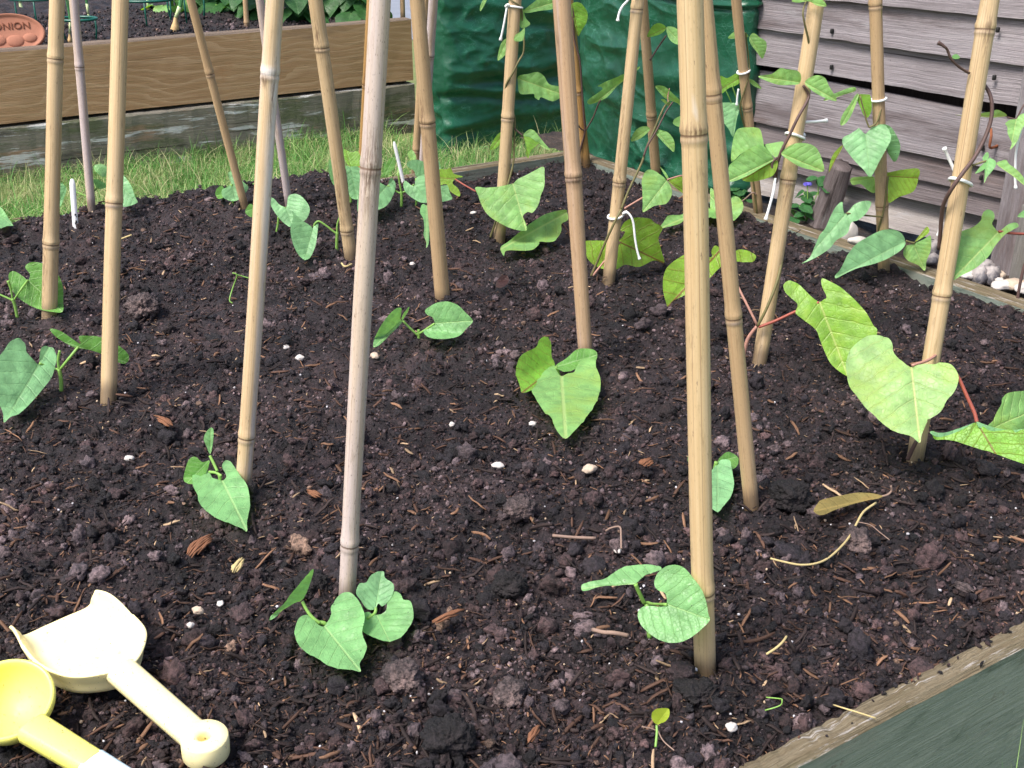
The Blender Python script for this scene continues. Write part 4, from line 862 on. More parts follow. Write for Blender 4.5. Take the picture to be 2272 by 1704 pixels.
    P.leaf('C', '1440,1330 1500,1300 1560,1310 1600,1400 1560,1430 1500,1390 1450,1345', (1442, 1332), (1590, 1425), .012, .01, 'y', back=True); P.leaf('T', '400,95 420,110 470,170 490,215 475,225 440,170', (475, 222), (402, 96), .012, .02, 'r')
    P.leaf('C', '1285,250 1320,190 1370,170 1420,200 1395,240 1340,265 1285,272', (1420, 203), (1286, 268), .025, .02, 'r', back=True); P.leaf('C', '1420,205 1460,195 1510,220 1540,270 1540,330 1480,320 1440,280', (1424, 206), (1535, 325), .022, .01, 'r')
    P.leaf('S', '690,600 600,560 520,480 495,440 530,422 600,440 680,510 750,580 770,650 730,620', (700, 590), (497, 438), .022, .015, 'r', side=.3)
    P.leaf('S', '555,575 590,570 620,600 655,600 650,645 610,630', (630, 625), (557, 577), .015, .01, 'r')
    P.leaf('C', '1270,930 1220,940 1180,980 1165,1040 1230,1020 1290,970 1300,945', (1298, 948), (1166, 1042), .012, .004, 'r', fold=.2); P.leaf('C', '1335,950 1390,960 1440,980 1480,1040 1478,1118 1440,1090 1400,1050 1345,985', (1336, 952), (1478, 1118), .01, .0, 'r', fold=.2)
    P.leaf('C', '1560,850 1490,870 1470,905 1500,930 1560,930', (1560, 880), (1470, 908), .02, .02, 'r')
    # thin cane behind, right of the thickest
    P = Plant('runner_bean_plant', 'climbing bean on the thin tied cane at the right edge of the green bag', 'plant', R('D', 240, 1540), cane='20', group=G_RUN)
    P.stem('D', '262,1560,-.8 235,1330,-.8 190,1000,-.2 140,800,-.8 165,680,-1 205,545,-.6 200,420,.3 185,300,.6 180,240,.6', r=.0017, r2=.0012, mat=M_VINE)
    P.stem('C', '1855,660,0 1880,710,0 1900,755,.2', r=.001, mat=M_STEM, name='petiole'); P.stem('C', '1905,630,0 1930,700,0 1955,780,.2', r=.001, mat=M_STEM, name='petiole')
    P.leaf('D', '50,280 90,235 110,225 150,215 200,265 150,275', (200, 268), (48, 282), .01, .012, 'r'); P.leaf('D', '205,275 235,240 280,270 325,300 330,350 320,390 300,430 260,380 215,320', (208, 273), (300, 432), -.005, -.012, 'r', fold=.2)
    P.leaf('C', '1815,560 1870,575 1940,540 1970,570 1950,620 1880,650 1825,690 1780,640', (1915, 600), (1800, 670), .004, .0, 'r', back=True); P.leaf('C', '2020,580 2070,595 2125,655 2060,630', (2022, 582), (2124, 655), .0, .0, 'r')
    P.leaf('C', '1800,760 1825,755 1940,760 1960,800 1940,880 1915,1005 1880,950 1835,890 1800,800', (1945, 775), (1915, 1003), -.006, -.03, 'b', fold=.04)
    P.leaf('G', '1700,180 1620,160 1580,180 1540,250 1440,258 1410,300 1375,355 1410,348 1460,335 1520,320 1560,290 1600,300 1740,275 1780,230', (1730, 200), (1380, 352), .0, -.03, 'r', fold=.1); P.leaf('G', '1740,60 1780,80 1850,150 1940,125 1985,160 1990,210 1960,260 1915,295 1850,270 1760,280 1745,200', (1800, 175), (1917, 295), -.01, -.03, 'r')
    P.stem('G', '1960,170,-1 2010,130,-1 2060,90,-1 2085,110,-1', r=.0012, mat=M_TWIG, name='petiole')
    # leaning straw cane with the dark vine
    P = Plant('runner_bean_plant', 'dark stemmed bean climbing the leaning straw cane, bright leaves at three heights', 'plant', R('H', 165, 1285), cane='21', group=G_RUN)
    P.stem('H', '160,1295,-.6 195,1160,-1 265,1062,-1.4', r=.0026, r2=.0022, mat=M_PINK); P.stem('H', '265,1065,-1.5 330,940,-1.9 405,750,-1.3 445,580,-.3 460,450,.8', r=.0019, mat=M_VINE)
    P.stem('H', '262,1060,-1.4 235,1000,-1.6 120,770,0 80,660,2 60,560,3', r=.0017, r2=.0013, mat=M_PINK, name='petiole'); P.stem('H', '275,1072,-1.5 400,1025,-2 545,958,-2.5 640,930,-3 715,890,-3.2', r=.002, r2=.0016, mat=M_RED, name='petiole')
    P.stem('D', '400,1330,.3 405,1220,-1 440,1105,-1.8 500,985,-2 560,860,-1.9 625,745,-1.3 640,690,-1 600,625,-1.2', r=.002, r2=.0016, mat=M_VINED); P.stem('D', '640,700,-.8 660,560,.4 655,480,.4 640,310,-.8 605,150,-1.6 600,70,-1.4 640,-40,0', r=.0015, r2=.001, mat=M_VINE); P.stem('D', '400,1330,-1 375,1240,-1.7 375,1190,-1.8 410,1150,-2', r=.0018, r2=.0013, mat=M_VINED, name='petiole')
    P.leaf('G', '1760,560 1680,560 1580,545 1490,590 1420,650 1395,720 1395,800 1415,880 1440,925 1480,880 1580,835 1700,760 1820,640 1900,600 1990,600 2060,600 2085,555 2040,520 1960,505 1900,540 1830,500 1780,480 1755,520', (1790, 545), (1440, 925), .04, .0, 'y', back=True)
    P.leaf('H', '715,885 660,850 610,800 570,760 530,740 490,732 455,765 470,820 510,860 560,910 545,970 600,1020 690,1090 720,1160 760,1260 810,1350 920,1430 1000,1420 1060,1330 1140,1120 1110,1060 1060,970 1000,900 940,840 870,780 790,735 735,713 735,770 770,850 750,870', (718, 887), (925, 1430), -.034, -.075, 'v', fold=.1)
    P.leaf('D', '370,1150 320,1090 300,1000 270,935 150,933 105,960 80,1050 75,1180 150,1120 250,1080', (370, 1148), (80, 1178), -.012, .0, 'r', fold=-.1); P.leaf('D', '395,1150 320,1060 400,1042 460,1045 430,1110', (396, 1148), (350, 1048), -.012, .004, 'r')
    P.leaf('D', '400,1170 330,1200 200,1280 150,1310 200,1328 290,1315 380,1280 415,1200', (400, 1172), (155, 1312), -.018, -.012, 'y', back=True)
    P.leaf('D', '390,1165 330,1085 270,1062 180,1100 100,1170 55,1220 62,1325 180,1290 300,1220 370,1180', (392, 1160), (60, 1320), -.02, -.03, 'r', fold=.12); P.leaf('D', '440,1120 500,1065 560,1045 640,1050 700,1085 735,1160 750,1250 660,1240 570,1215 480,1160', (438, 1120), (750, 1250), -.022, -.035, 'r', fold=.08)
    P.leaf('D', '575,610 580,550 550,515 470,505 430,497 370,540 275,557 330,590 420,620 500,620', (580, 603), (275, 557), -.016, -.02, 'r', fold=.15); P.leaf('D', '610,600 660,560 710,550 760,570 790,630 845,735 760,715 690,680 640,640', (608, 602), (845, 735), -.016, -.03, 'r', fold=.15)
    P.leaf('D', '515,5 600,-30 680,-20 740,0 770,45 700,40 640,10 560,20', (620, 10), (770, 45), -.016, -.02, 'r')
    # slim cane before the slats
    P = Plant('runner_bean_plant', 'bean with heart shaped and horned leaves on the slim cane before the grey slats', 'plant', R('H', 1150, 640), cane='22', group=G_RUN)
    P.stem('H', '1165,650,.8 1150,500,.5 1150,360,-.5 1175,270,-1.1', r=.0015, mat=M_VINE); P.stem('D', '1175,1590,-1.1 1195,1490,-1 1218,1290,-.6', r=.0016, mat=M_VINE); P.stem('D', '1080,930,-1.2 1130,900,-1.2 1165,810,-.8 1180,720,-.3 1182,560,.3 1172,300,.2 1170,120,-.5 1165,-40,-.5', r=.0014, mat=M_VINE)
    P.stem('D', '1080,930,-1.2 1055,860,-1 1015,700,-.6', r=.0012, mat=M_VINE, name='petiole'); P.stem('H', '1180,266,-1.1 1110,262,-1.4 1000,250,-2 915,240,-2.4', r=.0013, mat=M_VINE, name='petiole'); P.stem('H', '1350,442,-2 1380,452,-2 1412,458,-2', r=.0015, mat=M_VINE, name='petiole')
    P.leaf('D', '1090,945 1170,908 1230,920 1270,970 1305,1050 1300,1120 1270,1185 1230,1140 1210,1080 1190,1000', (1095, 945), (1270, 1186), -.008, -.01, 'b'); P.leaf('D', '1050,975 1010,935 985,950 940,980 890,1010 890,1060 930,1120 990,1190 1040,1240 1085,1290 1120,1250 1150,1190 1200,1100 1240,1020 1230,960 1200,915 1150,908 1090,940', (1054, 972), (1085, 1290), -.014, -.05, 'b', fold=.05)
    P.leaf('D', '1010,690 1060,690 1090,700 1100,800 1070,860 1040,840 1010,770 990,720', (1010, 692), (1066, 868), -.006, -.012, 'r', back=True); P.leaf('D', '985,690 940,760 890,830 870,890 880,918 920,890 960,820 1005,700', (1003, 692), (880, 918), -.008, -.014, 'r'); P.leaf('D', '985,640 940,640 860,670 780,705 750,735 820,720 900,690 975,668', (985, 665), (750, 736), -.006, -.006, 'r')
    P.leaf('D', '885,1060 830,1110 800,1170 785,1260 800,1240 840,1160 880,1090', (886, 1062), (786, 1260), -.012, -.016, 'y', back=True)
    P.leaf('D', '1195,1270 1240,1255 1340,1237 1445,1235 1440,1320 1400,1400 1290,1440 1220,1480 1215,1380 1212,1300', (1212, 1285), (1440, 1300), -.004, -.004, 'y', back=True); P.leaf('D', '950,1300 1040,1290 1115,1290 1130,1340 1115,1410 1070,1390 1020,1345 960,1350', (1125, 1300), (950, 1325), .012, .008, 'r')
    P.leaf('H', '905,240 890,200 885,155 840,190 800,260 760,350 720,400 690,470 650,560 590,605 690,565 790,500 840,440 920,390 950,310 1000,290 1060,240 1100,160 1050,148 980,170 940,215', (914, 243), (600, 603), -.024, -.05, 'b', fold=.1)
    P.leaf('H', '1415,450 1450,400 1500,340 1518,350 1515,385 1470,420', (1412, 455), (1512, 342), -.02, -.012, 'y', back=True); P.leaf('H', '1400,465 1350,480 1330,540 1370,590 1440,620 1488,660 1500,590 1530,510 1530,405 1480,430', (1404, 465), (1488, 660), -.02, -.035, 'r'); P.leaf('H', '1350,440 1310,385 1240,360 1160,370 1060,420 980,470 920,550 880,640 840,690 850,712 910,680 1000,640 1120,610 1220,570 1300,520 1340,480', (1350, 444), (846, 703), -.024, -.06, 'b', fold=.12)
    # big leaning cane at the right
    P = Plant('runner_bean_plant', 'bean on the large leaning cane nearest the right edge, broad lime leaf before it', 'plant', R('L', 1365, 712), cane='23', group=G_RUN)
    P.stem('L', '1362,720,-1.4 1400,640,-1.8 1425,590,-2', r=.0024, r2=.002, mat=M_VINED); P.stem('H', '1590,1360,0 1605,1200,.2 1625,1000,.6', r=.0018, mat=M_VINED)
    P.stem('D', '1592,1820,1.5 1605,1640,.6 1622,1500,-.6 1680,1385,-1.7 1760,1270,-1.9 1850,1150,-1.2 1930,1000,-.4 1975,850,0 1972,720,.3 1930,630,.8 1850,555,1 1800,520,.6', r=.0022, r2=.0017, mat=M_VINED)
    P.stem('D', '1812,535,-.4 1740,490,-1 1680,430,-1.4 1650,360,-1.6 1625,335,-1.8', r=.0013, mat=M_VINED, name='tendril'); P.stem('D', '1640,350,-1.8 1610,325,-1.8 1585,312,-1.8', r=.001, r2=.0022, mat=M_VINED, name='bud'); P.leaf('D', '1690,425 1690,405 1720,395 1745,420 1720,432', (1692, 428), (1745, 420), -.015, -.016, 's')
    P.stem('L', '1690,60,-5 1740,140,-5.4 1800,270,-6 1850,380,-6.6 1868,450,-7', r=.0019, mat=M_RED, name='petiole'); P.stem('W', '810,1258,-1.2 900,1230,-1.2 1030,1190,-1.4 1200,1212,-1.4', r=.0011, mat=M_VINE, name='petiole')
    P.leaf('W', '1080,1130 1085,1070 1050,1035 1000,1100 980,1160 1030,1190', (1070, 1140), (1050, 1037), -.012, -.006, 's'); P.leaf('W', '1040,1200 960,1260 900,1330 860,1390 940,1370 1020,1310', (1038, 1205), (862, 1390), -.014, -.02, 's'); P.leaf('W', '1090,1130 1130,1145 1200,1200 1190,1290 1120,1380 1060,1450 1010,1540 1015,1400 1030,1230', (1085, 1135), (1012, 1540), -.016, -.03, 's', fold=.15); P.leaf('W', '1210,1225 1300,1180 1380,1170 1420,1230 1560,1340 1680,1480 1690,1580 1560,1500 1440,1400 1330,1320', (1212, 1222), (1688, 1578), -.014, -.03, 'r', side=.4)
    P.leaf('H', '2025,370 1975,325 1995,280 1990,235 1950,215 1910,240 1890,300 1840,340 1760,370 1735,400 1715,500 1700,620 1688,725 1760,690 1860,640 1950,560 2000,480 2070,400 2130,360 2180,330 2170,300 2110,310 2060,350', (2030, 373), (1690, 723), .02, -.005, 'r', fold=.05)
    P.stem('H', '2030,373,2 2110,385,2.4 2220,392,3 2320,390,4', r=.0014, mat=M_RED, name='petiole')
    P.leaf('H', '1380,1355 1330,1325 1280,1280 1255,1240 1250,1190 1220,1145 1150,1125 1070,1135 1000,1190 940,1260 915,1340 920,1420 940,1520 1000,1600 1060,1680 1130,1740 1200,1800 1290,1850 1380,1870 1450,1915 1465,1860 1505,1770 1510,1750 1600,1700 1650,1620 1710,1550 1735,1460 1720,1400 1680,1350 1600,1330 1560,1350 1480,1345', (1388, 1357), (1452, 1910), -.035, -.09, 'y', fold=.10)
    P.stem('H', '1600,1250,.5 1520,1310,-2 1395,1352,-3.5', r=.0015, mat=M_PINK, name='petiole')
    P.leaf('X', '1350,860 1440,770 1500,640 1560,530 1570,450 1640,370 1720,345 1880,330 2050,340 2150,600 2050,900 1880,915 1760,950 1650,940 1450,920', (1420, 900), (2150, 560), -.075, -.05, 'r', fold=-.1, side=-.5)
    P.leaf('X', '1150,800 1000,870 850,940 700,1000 580,1010 500,940 470,970 490,1040 540,1085 700,1085 850,1110 1000,1160 1200,1220 1400,1270 1600,1350 1880,1445 2100,1490 2200,1200 2100,980 1880,930 1760,970 1700,930 1550,935 1420,950 1330,930 1280,890 1200,850', (1150, 800), (1450, 1300), -.072, -.098, 'r', back=True, fold=.05)
    P.leaf('X', '1160,800 1250,830 1400,880 1550,915 1750,925 1880,905 1880,925 1760,970 1700,935 1560,940 1420,962 1330,942 1280,892 1190,890', (1165, 806), (1870, 915), -.076, -.08, 'b', name='leaf_fold'); P.leaf('X', '470,960 500,935 580,965 700,960 850,910 1000,860 1145,808 1000,882 850,955 700,1012 600,1032 520,1012', (1140, 810), (475, 950), -.074, -.096, 'b', name='leaf_fold')
    # plant just leaving the frame
    e = cane('24', (2330, 660), (2400, 0), 30, 32, 't', 'straw cane standing just outside the right edge, its tie hanging in', [300], .03)
    P = Plant('runner_bean_plant', 'bean leaves reaching in from the right edge by a hanging white string', 'plant', (2260, 685), cane='24', group=G_RUN)
    P.stem('H', '2158,930,-1 2175,800,-1 2210,640,-1 2260,500,-1 2330,380,-1', r=.0022, mat=M_VINED); P.stem('W', '1395,455,-1 1460,470,-1 1545,475,-1 1640,300,-1 1720,180,-.5', r=.0012, mat=M_VINED, name='petiole')
    P.leaf('W', '1395,440 1360,390 1310,360 1230,330 1110,360 1000,370 900,410 700,425 530,430 700,440 930,448 1150,462 1300,458', (1395, 448), (532, 431), -.012, -.012, 'y', side=.5, fold=.1)
    P.leaf('W', '1545,480 1440,500 1360,560 1395,620 1400,720 1430,800 1470,880 1440,985 1500,940 1570,840 1600,750 1660,620 1740,540 1760,420 1680,390 1600,420', (1548, 482), (1442, 985), -.012, -.03, 'r', fold=.12)
    P.leaf('H', '2230,210 2200,225 2165,265 2230,270 2280,240', (2280, 225), (2165, 266), -.01, -.01, 's')
runners()
# ================================================================== string ties
def tie(key, py, label, tails, tilt=.25, r=.0017, knot=None, lift=0.0):
    c = CANES[key]; l = c['l_at'](py); ctr = c['pos'](l); d = c['d']; rr = c['r'](l) + r * 1.1
    ax = d.cross(Vector((0, 1, 0))).normalized(); ay = ax.cross(d).normalized()
    P = []
    for i in range(28):
        w = 2 * math.pi * i / 28; P.append(ctr + (ax * math.cos(w) + ay * math.sin(w)) * rr + d * (tilt * rr * math.cos(w + .6)))
    P.append(P[0]); V, F = tube_data(P, r, 7, cap=False); parts = [(V, F)]
    e = empty('string_tie', ctr, label, 'string', 'white strings tied round the canes')
    lp = build('loop', V, F, M_STRING, e)
    for (reg, pts, dy) in tails:
        Q = []
        for t in pts.split():
            a = [float(v) for v in t.split(',')]; px, py2 = R(reg, a[0], a[1])
            Q.append(on_y(px, py2, c['pos'](c['l_at'](py2)).y + (a[2] / 100 if len(a) > 2 else dy)))
        C = catmull(Q, 5); n = len(C); V, F = tube_data(C, [r * (1 if i < n - 2 else 1.5) for i in range(n)], 7)
        build('loose_end', V, F, M_STRING, e)
    if knot:
        px, py2, dy = knot; p = on_y(px, py2, c['pos'](c['l_at'](py2)).y + dy)
        V, F = tube_data([p + Vector((-.003, 0, -.0015)), p + Vector((0, -.002, .0015)), p + Vector((.003, 0, -.001)), p + Vector((0, .001, .002))], r * 1.5, 7); build('knot', V, F, M_STRING, lp)
    return e
def ties():
    tie('13', R('C', 0, 50)[1], 'white string knotted round the slim cane before the left green bag', [('C', '250,40,-1 240,100,-1.2 222,200,-1.2 200,298,-1', 0)], .1, knot=(*R('C', 252, 42), -.01))
    tie('16', R('G', 0, 262)[1], 'white string round the knobbly node cane with a long tail over the dark leaf', [('G', '1105,262,-1.2 1125,232,-1.6 1160,265,-1.8 1180,320,-1.8 1192,430,-1.8 1208,520,-1.8 1226,582,-1.8', 0)], -.3, knot=(*R('G', 1118, 240), -.014))
    tie('16', -30, 'white string tied above the frame, one curled end hanging left of the knobbly cane', [('C', '1190,-90,-1.4 1140,0,-1.5 1100,45,-1.5 1075,95,-1.5 1063,155,-1.5', 0)], .2)
    tie('20', R('C', 0, 525)[1], 'white string loop on the thin cane at the right edge of the green bag', [('D', '128,650,-1 120,700,-1 114,770,-1', 0)], -.1)
    tie('21', R('D', 0, 995)[1], 'white string round the leaning vine wrapped cane with one end sticking out sideways', [('D', '585,985,.2 578,930,.3 600,895,.4 690,888,.6 775,880,.8', 0), ('D', '395,1300,-1.6 382,1400,-1.8 350,1520,-1.8 325,1605,-1.8', 0)], .3, knot=(*R('D', 588, 985), .002))
    tie('22', R('D', 0, 725)[1], 'white string loop on the slim cane before the grey slats', [], -.05)
    tie('23', R('D', 0, 1330)[1], 'white string round the large leaning cane at the right, stiff end pointing up left', [('D', '1720,1290,1.6 1690,1215,1.8 1660,1150,1.8 1630,1080,1.6', 0), ('H', '1612,250,1.6 1602,330,1.6 1588,408,1.4', 0)], .35)
    tie('24', 210, 'white string hanging down at the right edge beside the fence post', [('W', '1860,300,-1.5 1674,565,-1.5 1590,800,-1.5 1540,1050,-1.5 1528,1300,-1.5 1524,1460,-1.5 1535,1650,-1.4', 0)], .2)
ties()
# ================================================================== toys
def frame_of(o, y, z):
    y = y.normalized(); x = y.cross(z).normalized(); z2 = x.cross(y).normalized(); return x, y, z2
def handle(parent, K, J, zup, w0, w1, mat, h0=.012, ring=True, ridges=True, tipmat=None):
    """bar from J (blade) to K (ring end) with ridged edges"""
    ax = (K - J); L = ax.length; ay = ax.normalized(); x = ay.cross(zup).normalized(); z = x.cross(ay).normalized()
    V = []; F = []; n = 90; prof = []
    m = 12
    for k in range(m):
        w = 2 * math.pi * k / m; cx, sz = math.cos(w), math.sin(w)
        prof.append((math.copysign(abs(cx) ** .55, cx), math.copysign(abs(sz) ** .6, sz)))
    L2 = L - (w1 * .50 if ring else 0)
    for i in range(n + 1):
        t = i / n; wd = (w0 + (w1 * .92 - w0) * t) / 2
        c = J + ay * (L2 * t)
        for (px, pz) in prof:
            rid = .0006 * math.sin(t * 190) if ridges and px > .95 and t > .12 and t < .97 else 0
            V.append(c + x * (px * (wd + rid)) + z * (pz * h0 / 2))
    for i in range(n):
        for k in range(m): F.append((i * m + k, i * m + (k + 1) % m, (i + 1) * m + (k + 1) % m, (i + 1) * m + k))
    F.append(tuple(range(m - 1, -1, -1))); F.append(tuple(n * m + k for k in range(m)))
    o = build('handle', V, F, mat, parent)
    if ring:
        bm = bmesh.new(); R1, R0 = w1 * .70, w1 * .17; ns = 40; h = h0 * 1.25; loops = []
        for (rr, hh) in ((R0 * 1.25, h / 2), (R0, h / 2 - .002), (R0 * .9, 0), (R0, -h / 2 + .002), (R0 * 1.25, -h / 2), (R1 * .93, -h / 2), (R1 * .99, -h / 2 + .0015), (R1, 0), (R1 * .99, h / 2 - .0015), (R1 * .94, h / 2), (R1 * .5, h / 2 + .0003)):
            loops.append([bm.verts.new(K + (x * math.cos(2 * math.pi * k / ns) * (1.25 if rr < R0 * 1.3 else 1) + ay * math.sin(2 * math.pi * k / ns)) * rr + z * hh) for k in range(ns)])
        for a in range(len(loops)):
            b = (a + 1) % len(loops)
            for k in range(ns): bm.faces.new((loops[a][k], loops[a][(k + 1) % ns], loops[b][(k + 1) % ns], loops[b][k]))
        bmesh.ops.recalc_face_normals(bm, faces=bm.faces)
        V = [v.co.copy() for v in bm.verts]; bm.verts.index_update(); F = [tuple(v.index for v in f.verts) for f in bm.faces]; bm.free()
        build('hanging_ring', V, F, mat, o)
    return x, ay, z
def toys():
    zg = -.006
    J = on_z(*R('M', 862, 905), zg + .024); K = on_z(*R('M', 1512, 1488), zg + .014)
    up = Vector((0, 0, 1)); y = (J - K).normalized(); x = y.cross(up).normalized(); z = x.cross(y).normalized()
    e = empty('toy_spade', Vector((J.x, J.y, zg)), 'pale yellow plastic toy spade with a ridged handle lying on the compost', 'toy spade', 'toy digging tools')
    FL = on_z(*R('M', 178, 672), zg + .008); FR = on_z(*R('M', 640, 466), zg + .008)
    TL = on_z(*R('M', 78, 606), zg + .020); TR = on_z(*R('M', 695, 348), zg + .026)
    BL = on_z(*R('M', 300, 885), zg + .024); BR = on_z(*R('M', 1058, 655), zg + .026); BJ = on_z(*R('M', 850, 925), zg + .028); BA = on_z(*R('M', 540, 968), zg + .026); BB = on_z(*R('M', 1000, 840), zg + .027)
    M1 = on_z(*R('M', 170, 745), zg + .023); M2 = on_z(*R('M', 960, 530), zg + .027)
    nu, nv = 48, 34; V = []; F = []
    def curve(P, u):
        C = catmull(P, 24); return Vector(C[min(len(C) - 1, int(round(u * (len(C) - 1))))])
    front = [TL, TL.lerp(FL, .62), FL, FL.lerp(FR, .33), FL.lerp(FR, .66), FR, FR.lerp(TR, .5), TR]
    back = [M1, BL, BA, BJ, BB, BR, M2]
    cen = (FL + FR + BL + BR) / 4
    for j in range(nv + 1):
        v = j / nv
        for i in range(nu + 1):
            u = i / nu; fr = curve(front, u); bk = curve(back, u)
            edge = abs(u * 2 - 1) ** 5; bot = bk + (cen - bk) * (.10 * (1 - edge)); bot.z = bk.z * edge + (zg + .005) * (1 - edge)
            if v < .22:
                t = v / .22; p = bk.lerp(bot, t * t * (3 - 2 * t)); p.z = bk.z + (bot.z - bk.z) * t ** 1.5
            else:
                t = (v - .22) / .78; p = bot.lerp(fr, t)
                side = abs(u * 2 - 1); w = math.sin(math.pi * t)
                p.z += .006 * w * side ** 6
            V.append(p)
    for j in range(nv):
        for i in range(nu): F.append((j * (nu + 1) + i, j * (nu + 1) + i + 1, (j + 1) * (nu + 1) + i + 1, (j + 1) * (nu + 1) + i))
    o = build('blade', V, F, M_YEL, e); m = o.modifiers.new('Thickness', 'SOLIDIFY'); m.thickness = .0026; m.offset = -1; m2 = o.modifiers.new('Smooth', 'SUBSURF'); m2.levels = m2.render_levels = 1
    handle(e, K, J - y * .004 + Vector((0, 0, -.002)), up, .0235, .0235, M_YEL, .014)
    # socket under the tray back
    # scoop
    C = on_z(*R('M', 55, 1160), zg + .026); n = Vector((.12, -.42, 1)).normalized(); Rr = .0325
    J2 = on_z(*R('M', 235, 1365), zg + .022); K2 = on_z(*R('M', 1120, 1905), zg + .012)
    e2 = empty('toy_scoop', Vector((C.x, C.y, zg)), 'lemon yellow plastic toy scoop with a round bowl, cut by the lower left corner', 'toy scoop', 'toy digging tools')
    t1 = n.cross(Vector((0, 1, 0))).normalized(); t2 = n.cross(t1).normalized(); ns = 56
    prof = [(.0, -.024), (.35, -.0225), (.62, -.017), (.78, -.010), (.86, -.003), (.885, .0015), (.93, .0032), (.98, .0022), (1.0, -.0008), (.985, -.0045), (.93, -.008), (.86, -.014), (.7, -.021), (.4, -.0265), (.0, -.028)]
    V = []; F = []
    for (r_, h_) in prof:
        for k in range(ns):
            w = 2 * math.pi * k / ns; V.append(C + (t1 * math.cos(w) + t2 * math.sin(w)) * Rr * max(r_, .002) + n * h_)
    for a in range(len(prof) - 1):
        for k in range(ns): F.append((a * ns + k, a * ns + (k + 1) % ns, (a + 1) * ns + (k + 1) % ns, (a + 1) * ns + k))
    build('bowl', V, F, M_YEL2, e2)
    Jm = J2.lerp(K2, .52)
    handle(e2, Jm, J2, up, .0235, .022, M_YEL2, .015, ring=False)
    y2 = (K2 - J2).normalized()
    handle(e2, K2, Jm - y2 * .0015, up, .0222, .022, M_BLUEP, .0146, ring=True)
    for ch in e2.children:
        if ch.name.startswith('handle.'): ch.name = 'grip_end' if ch.data.materials[0] == M_BLUEP else ch.name
toys()
# ================================================================== labels, marker
def rotlab(name, label, top, bot, wpx, marks=False, group='white plastic plant labels'):
    B = ground(*bot); T = on_y(*top, B.y + .0); d = (T - B).normalized(); w = wpx * depth_of(B) / FPX; L = (T - B).length
    x = d.cross(Vector((0, 1, 0))).normalized(); nrm = x.cross(d).normalized()
    V = []; F = []; n = 14; pr = []
    n = 22
    for i in range(n + 1): 
        t = i / 13 * .9 if i < 14 else .9 + .1 * math.sin((i - 13) / 9 * math.pi / 2); pr.append((w / 2 * (1 if t < .9 else math.sqrt(max(0.004, 1 - ((t - .9) / .1) ** 2))), t))
    for (hw, t) in pr:
        l = -.03 + (L + .03) * t; c = B + d * l + nrm * (.0)
        V += [c - x * hw - nrm * .0007, c + x * hw - nrm * .0007, c + x * hw + nrm * .0007, c - x * hw + nrm * .0007]
    for i in range(n):
        for k in range(4): F.append((i * 4 + k, i * 4 + (k + 1) % 4, (i + 1) * 4 + (k + 1) % 4, (i + 1) * 4 + k))
    F += [(0, 1, 2, 3), (n * 4 + 3, n * 4 + 2, n * 4 + 1, n * 4)]
    e = empty('plant_label', B, label, 'label', group)
    sk = build('stick', V, F, M_WHITE, e)
    if marks:
        for (f, s, sh) in ((.24, .8, .15), (.20, .5, .3), (.09, 1.0, .25), (.05, .9, .1), (.02, .7, .3)):
            V, F = box_data(B + d * L * f + x * w * sh * (1 if nrm.y < 0 else -1) + nrm * (.0011 if nrm.y < 0 else -.0011), x, d, nrm, w * .33 * s, .0036 * s, .0004); build('ink_mark', V, F, M_BLACK, sk)
    return e
rotlab('plant_label', 'white plant label stuck upright at far left, black ink marks near its foot', R('Y', 1072, 378), R('Y', 1122, 1075), 12.5, True)
rotlab('plant_label', 'plain white plant label leaning left just right of the speckled grey cane', R('Q', 1212, 150), R('Q', 1304, 545), 7.5)
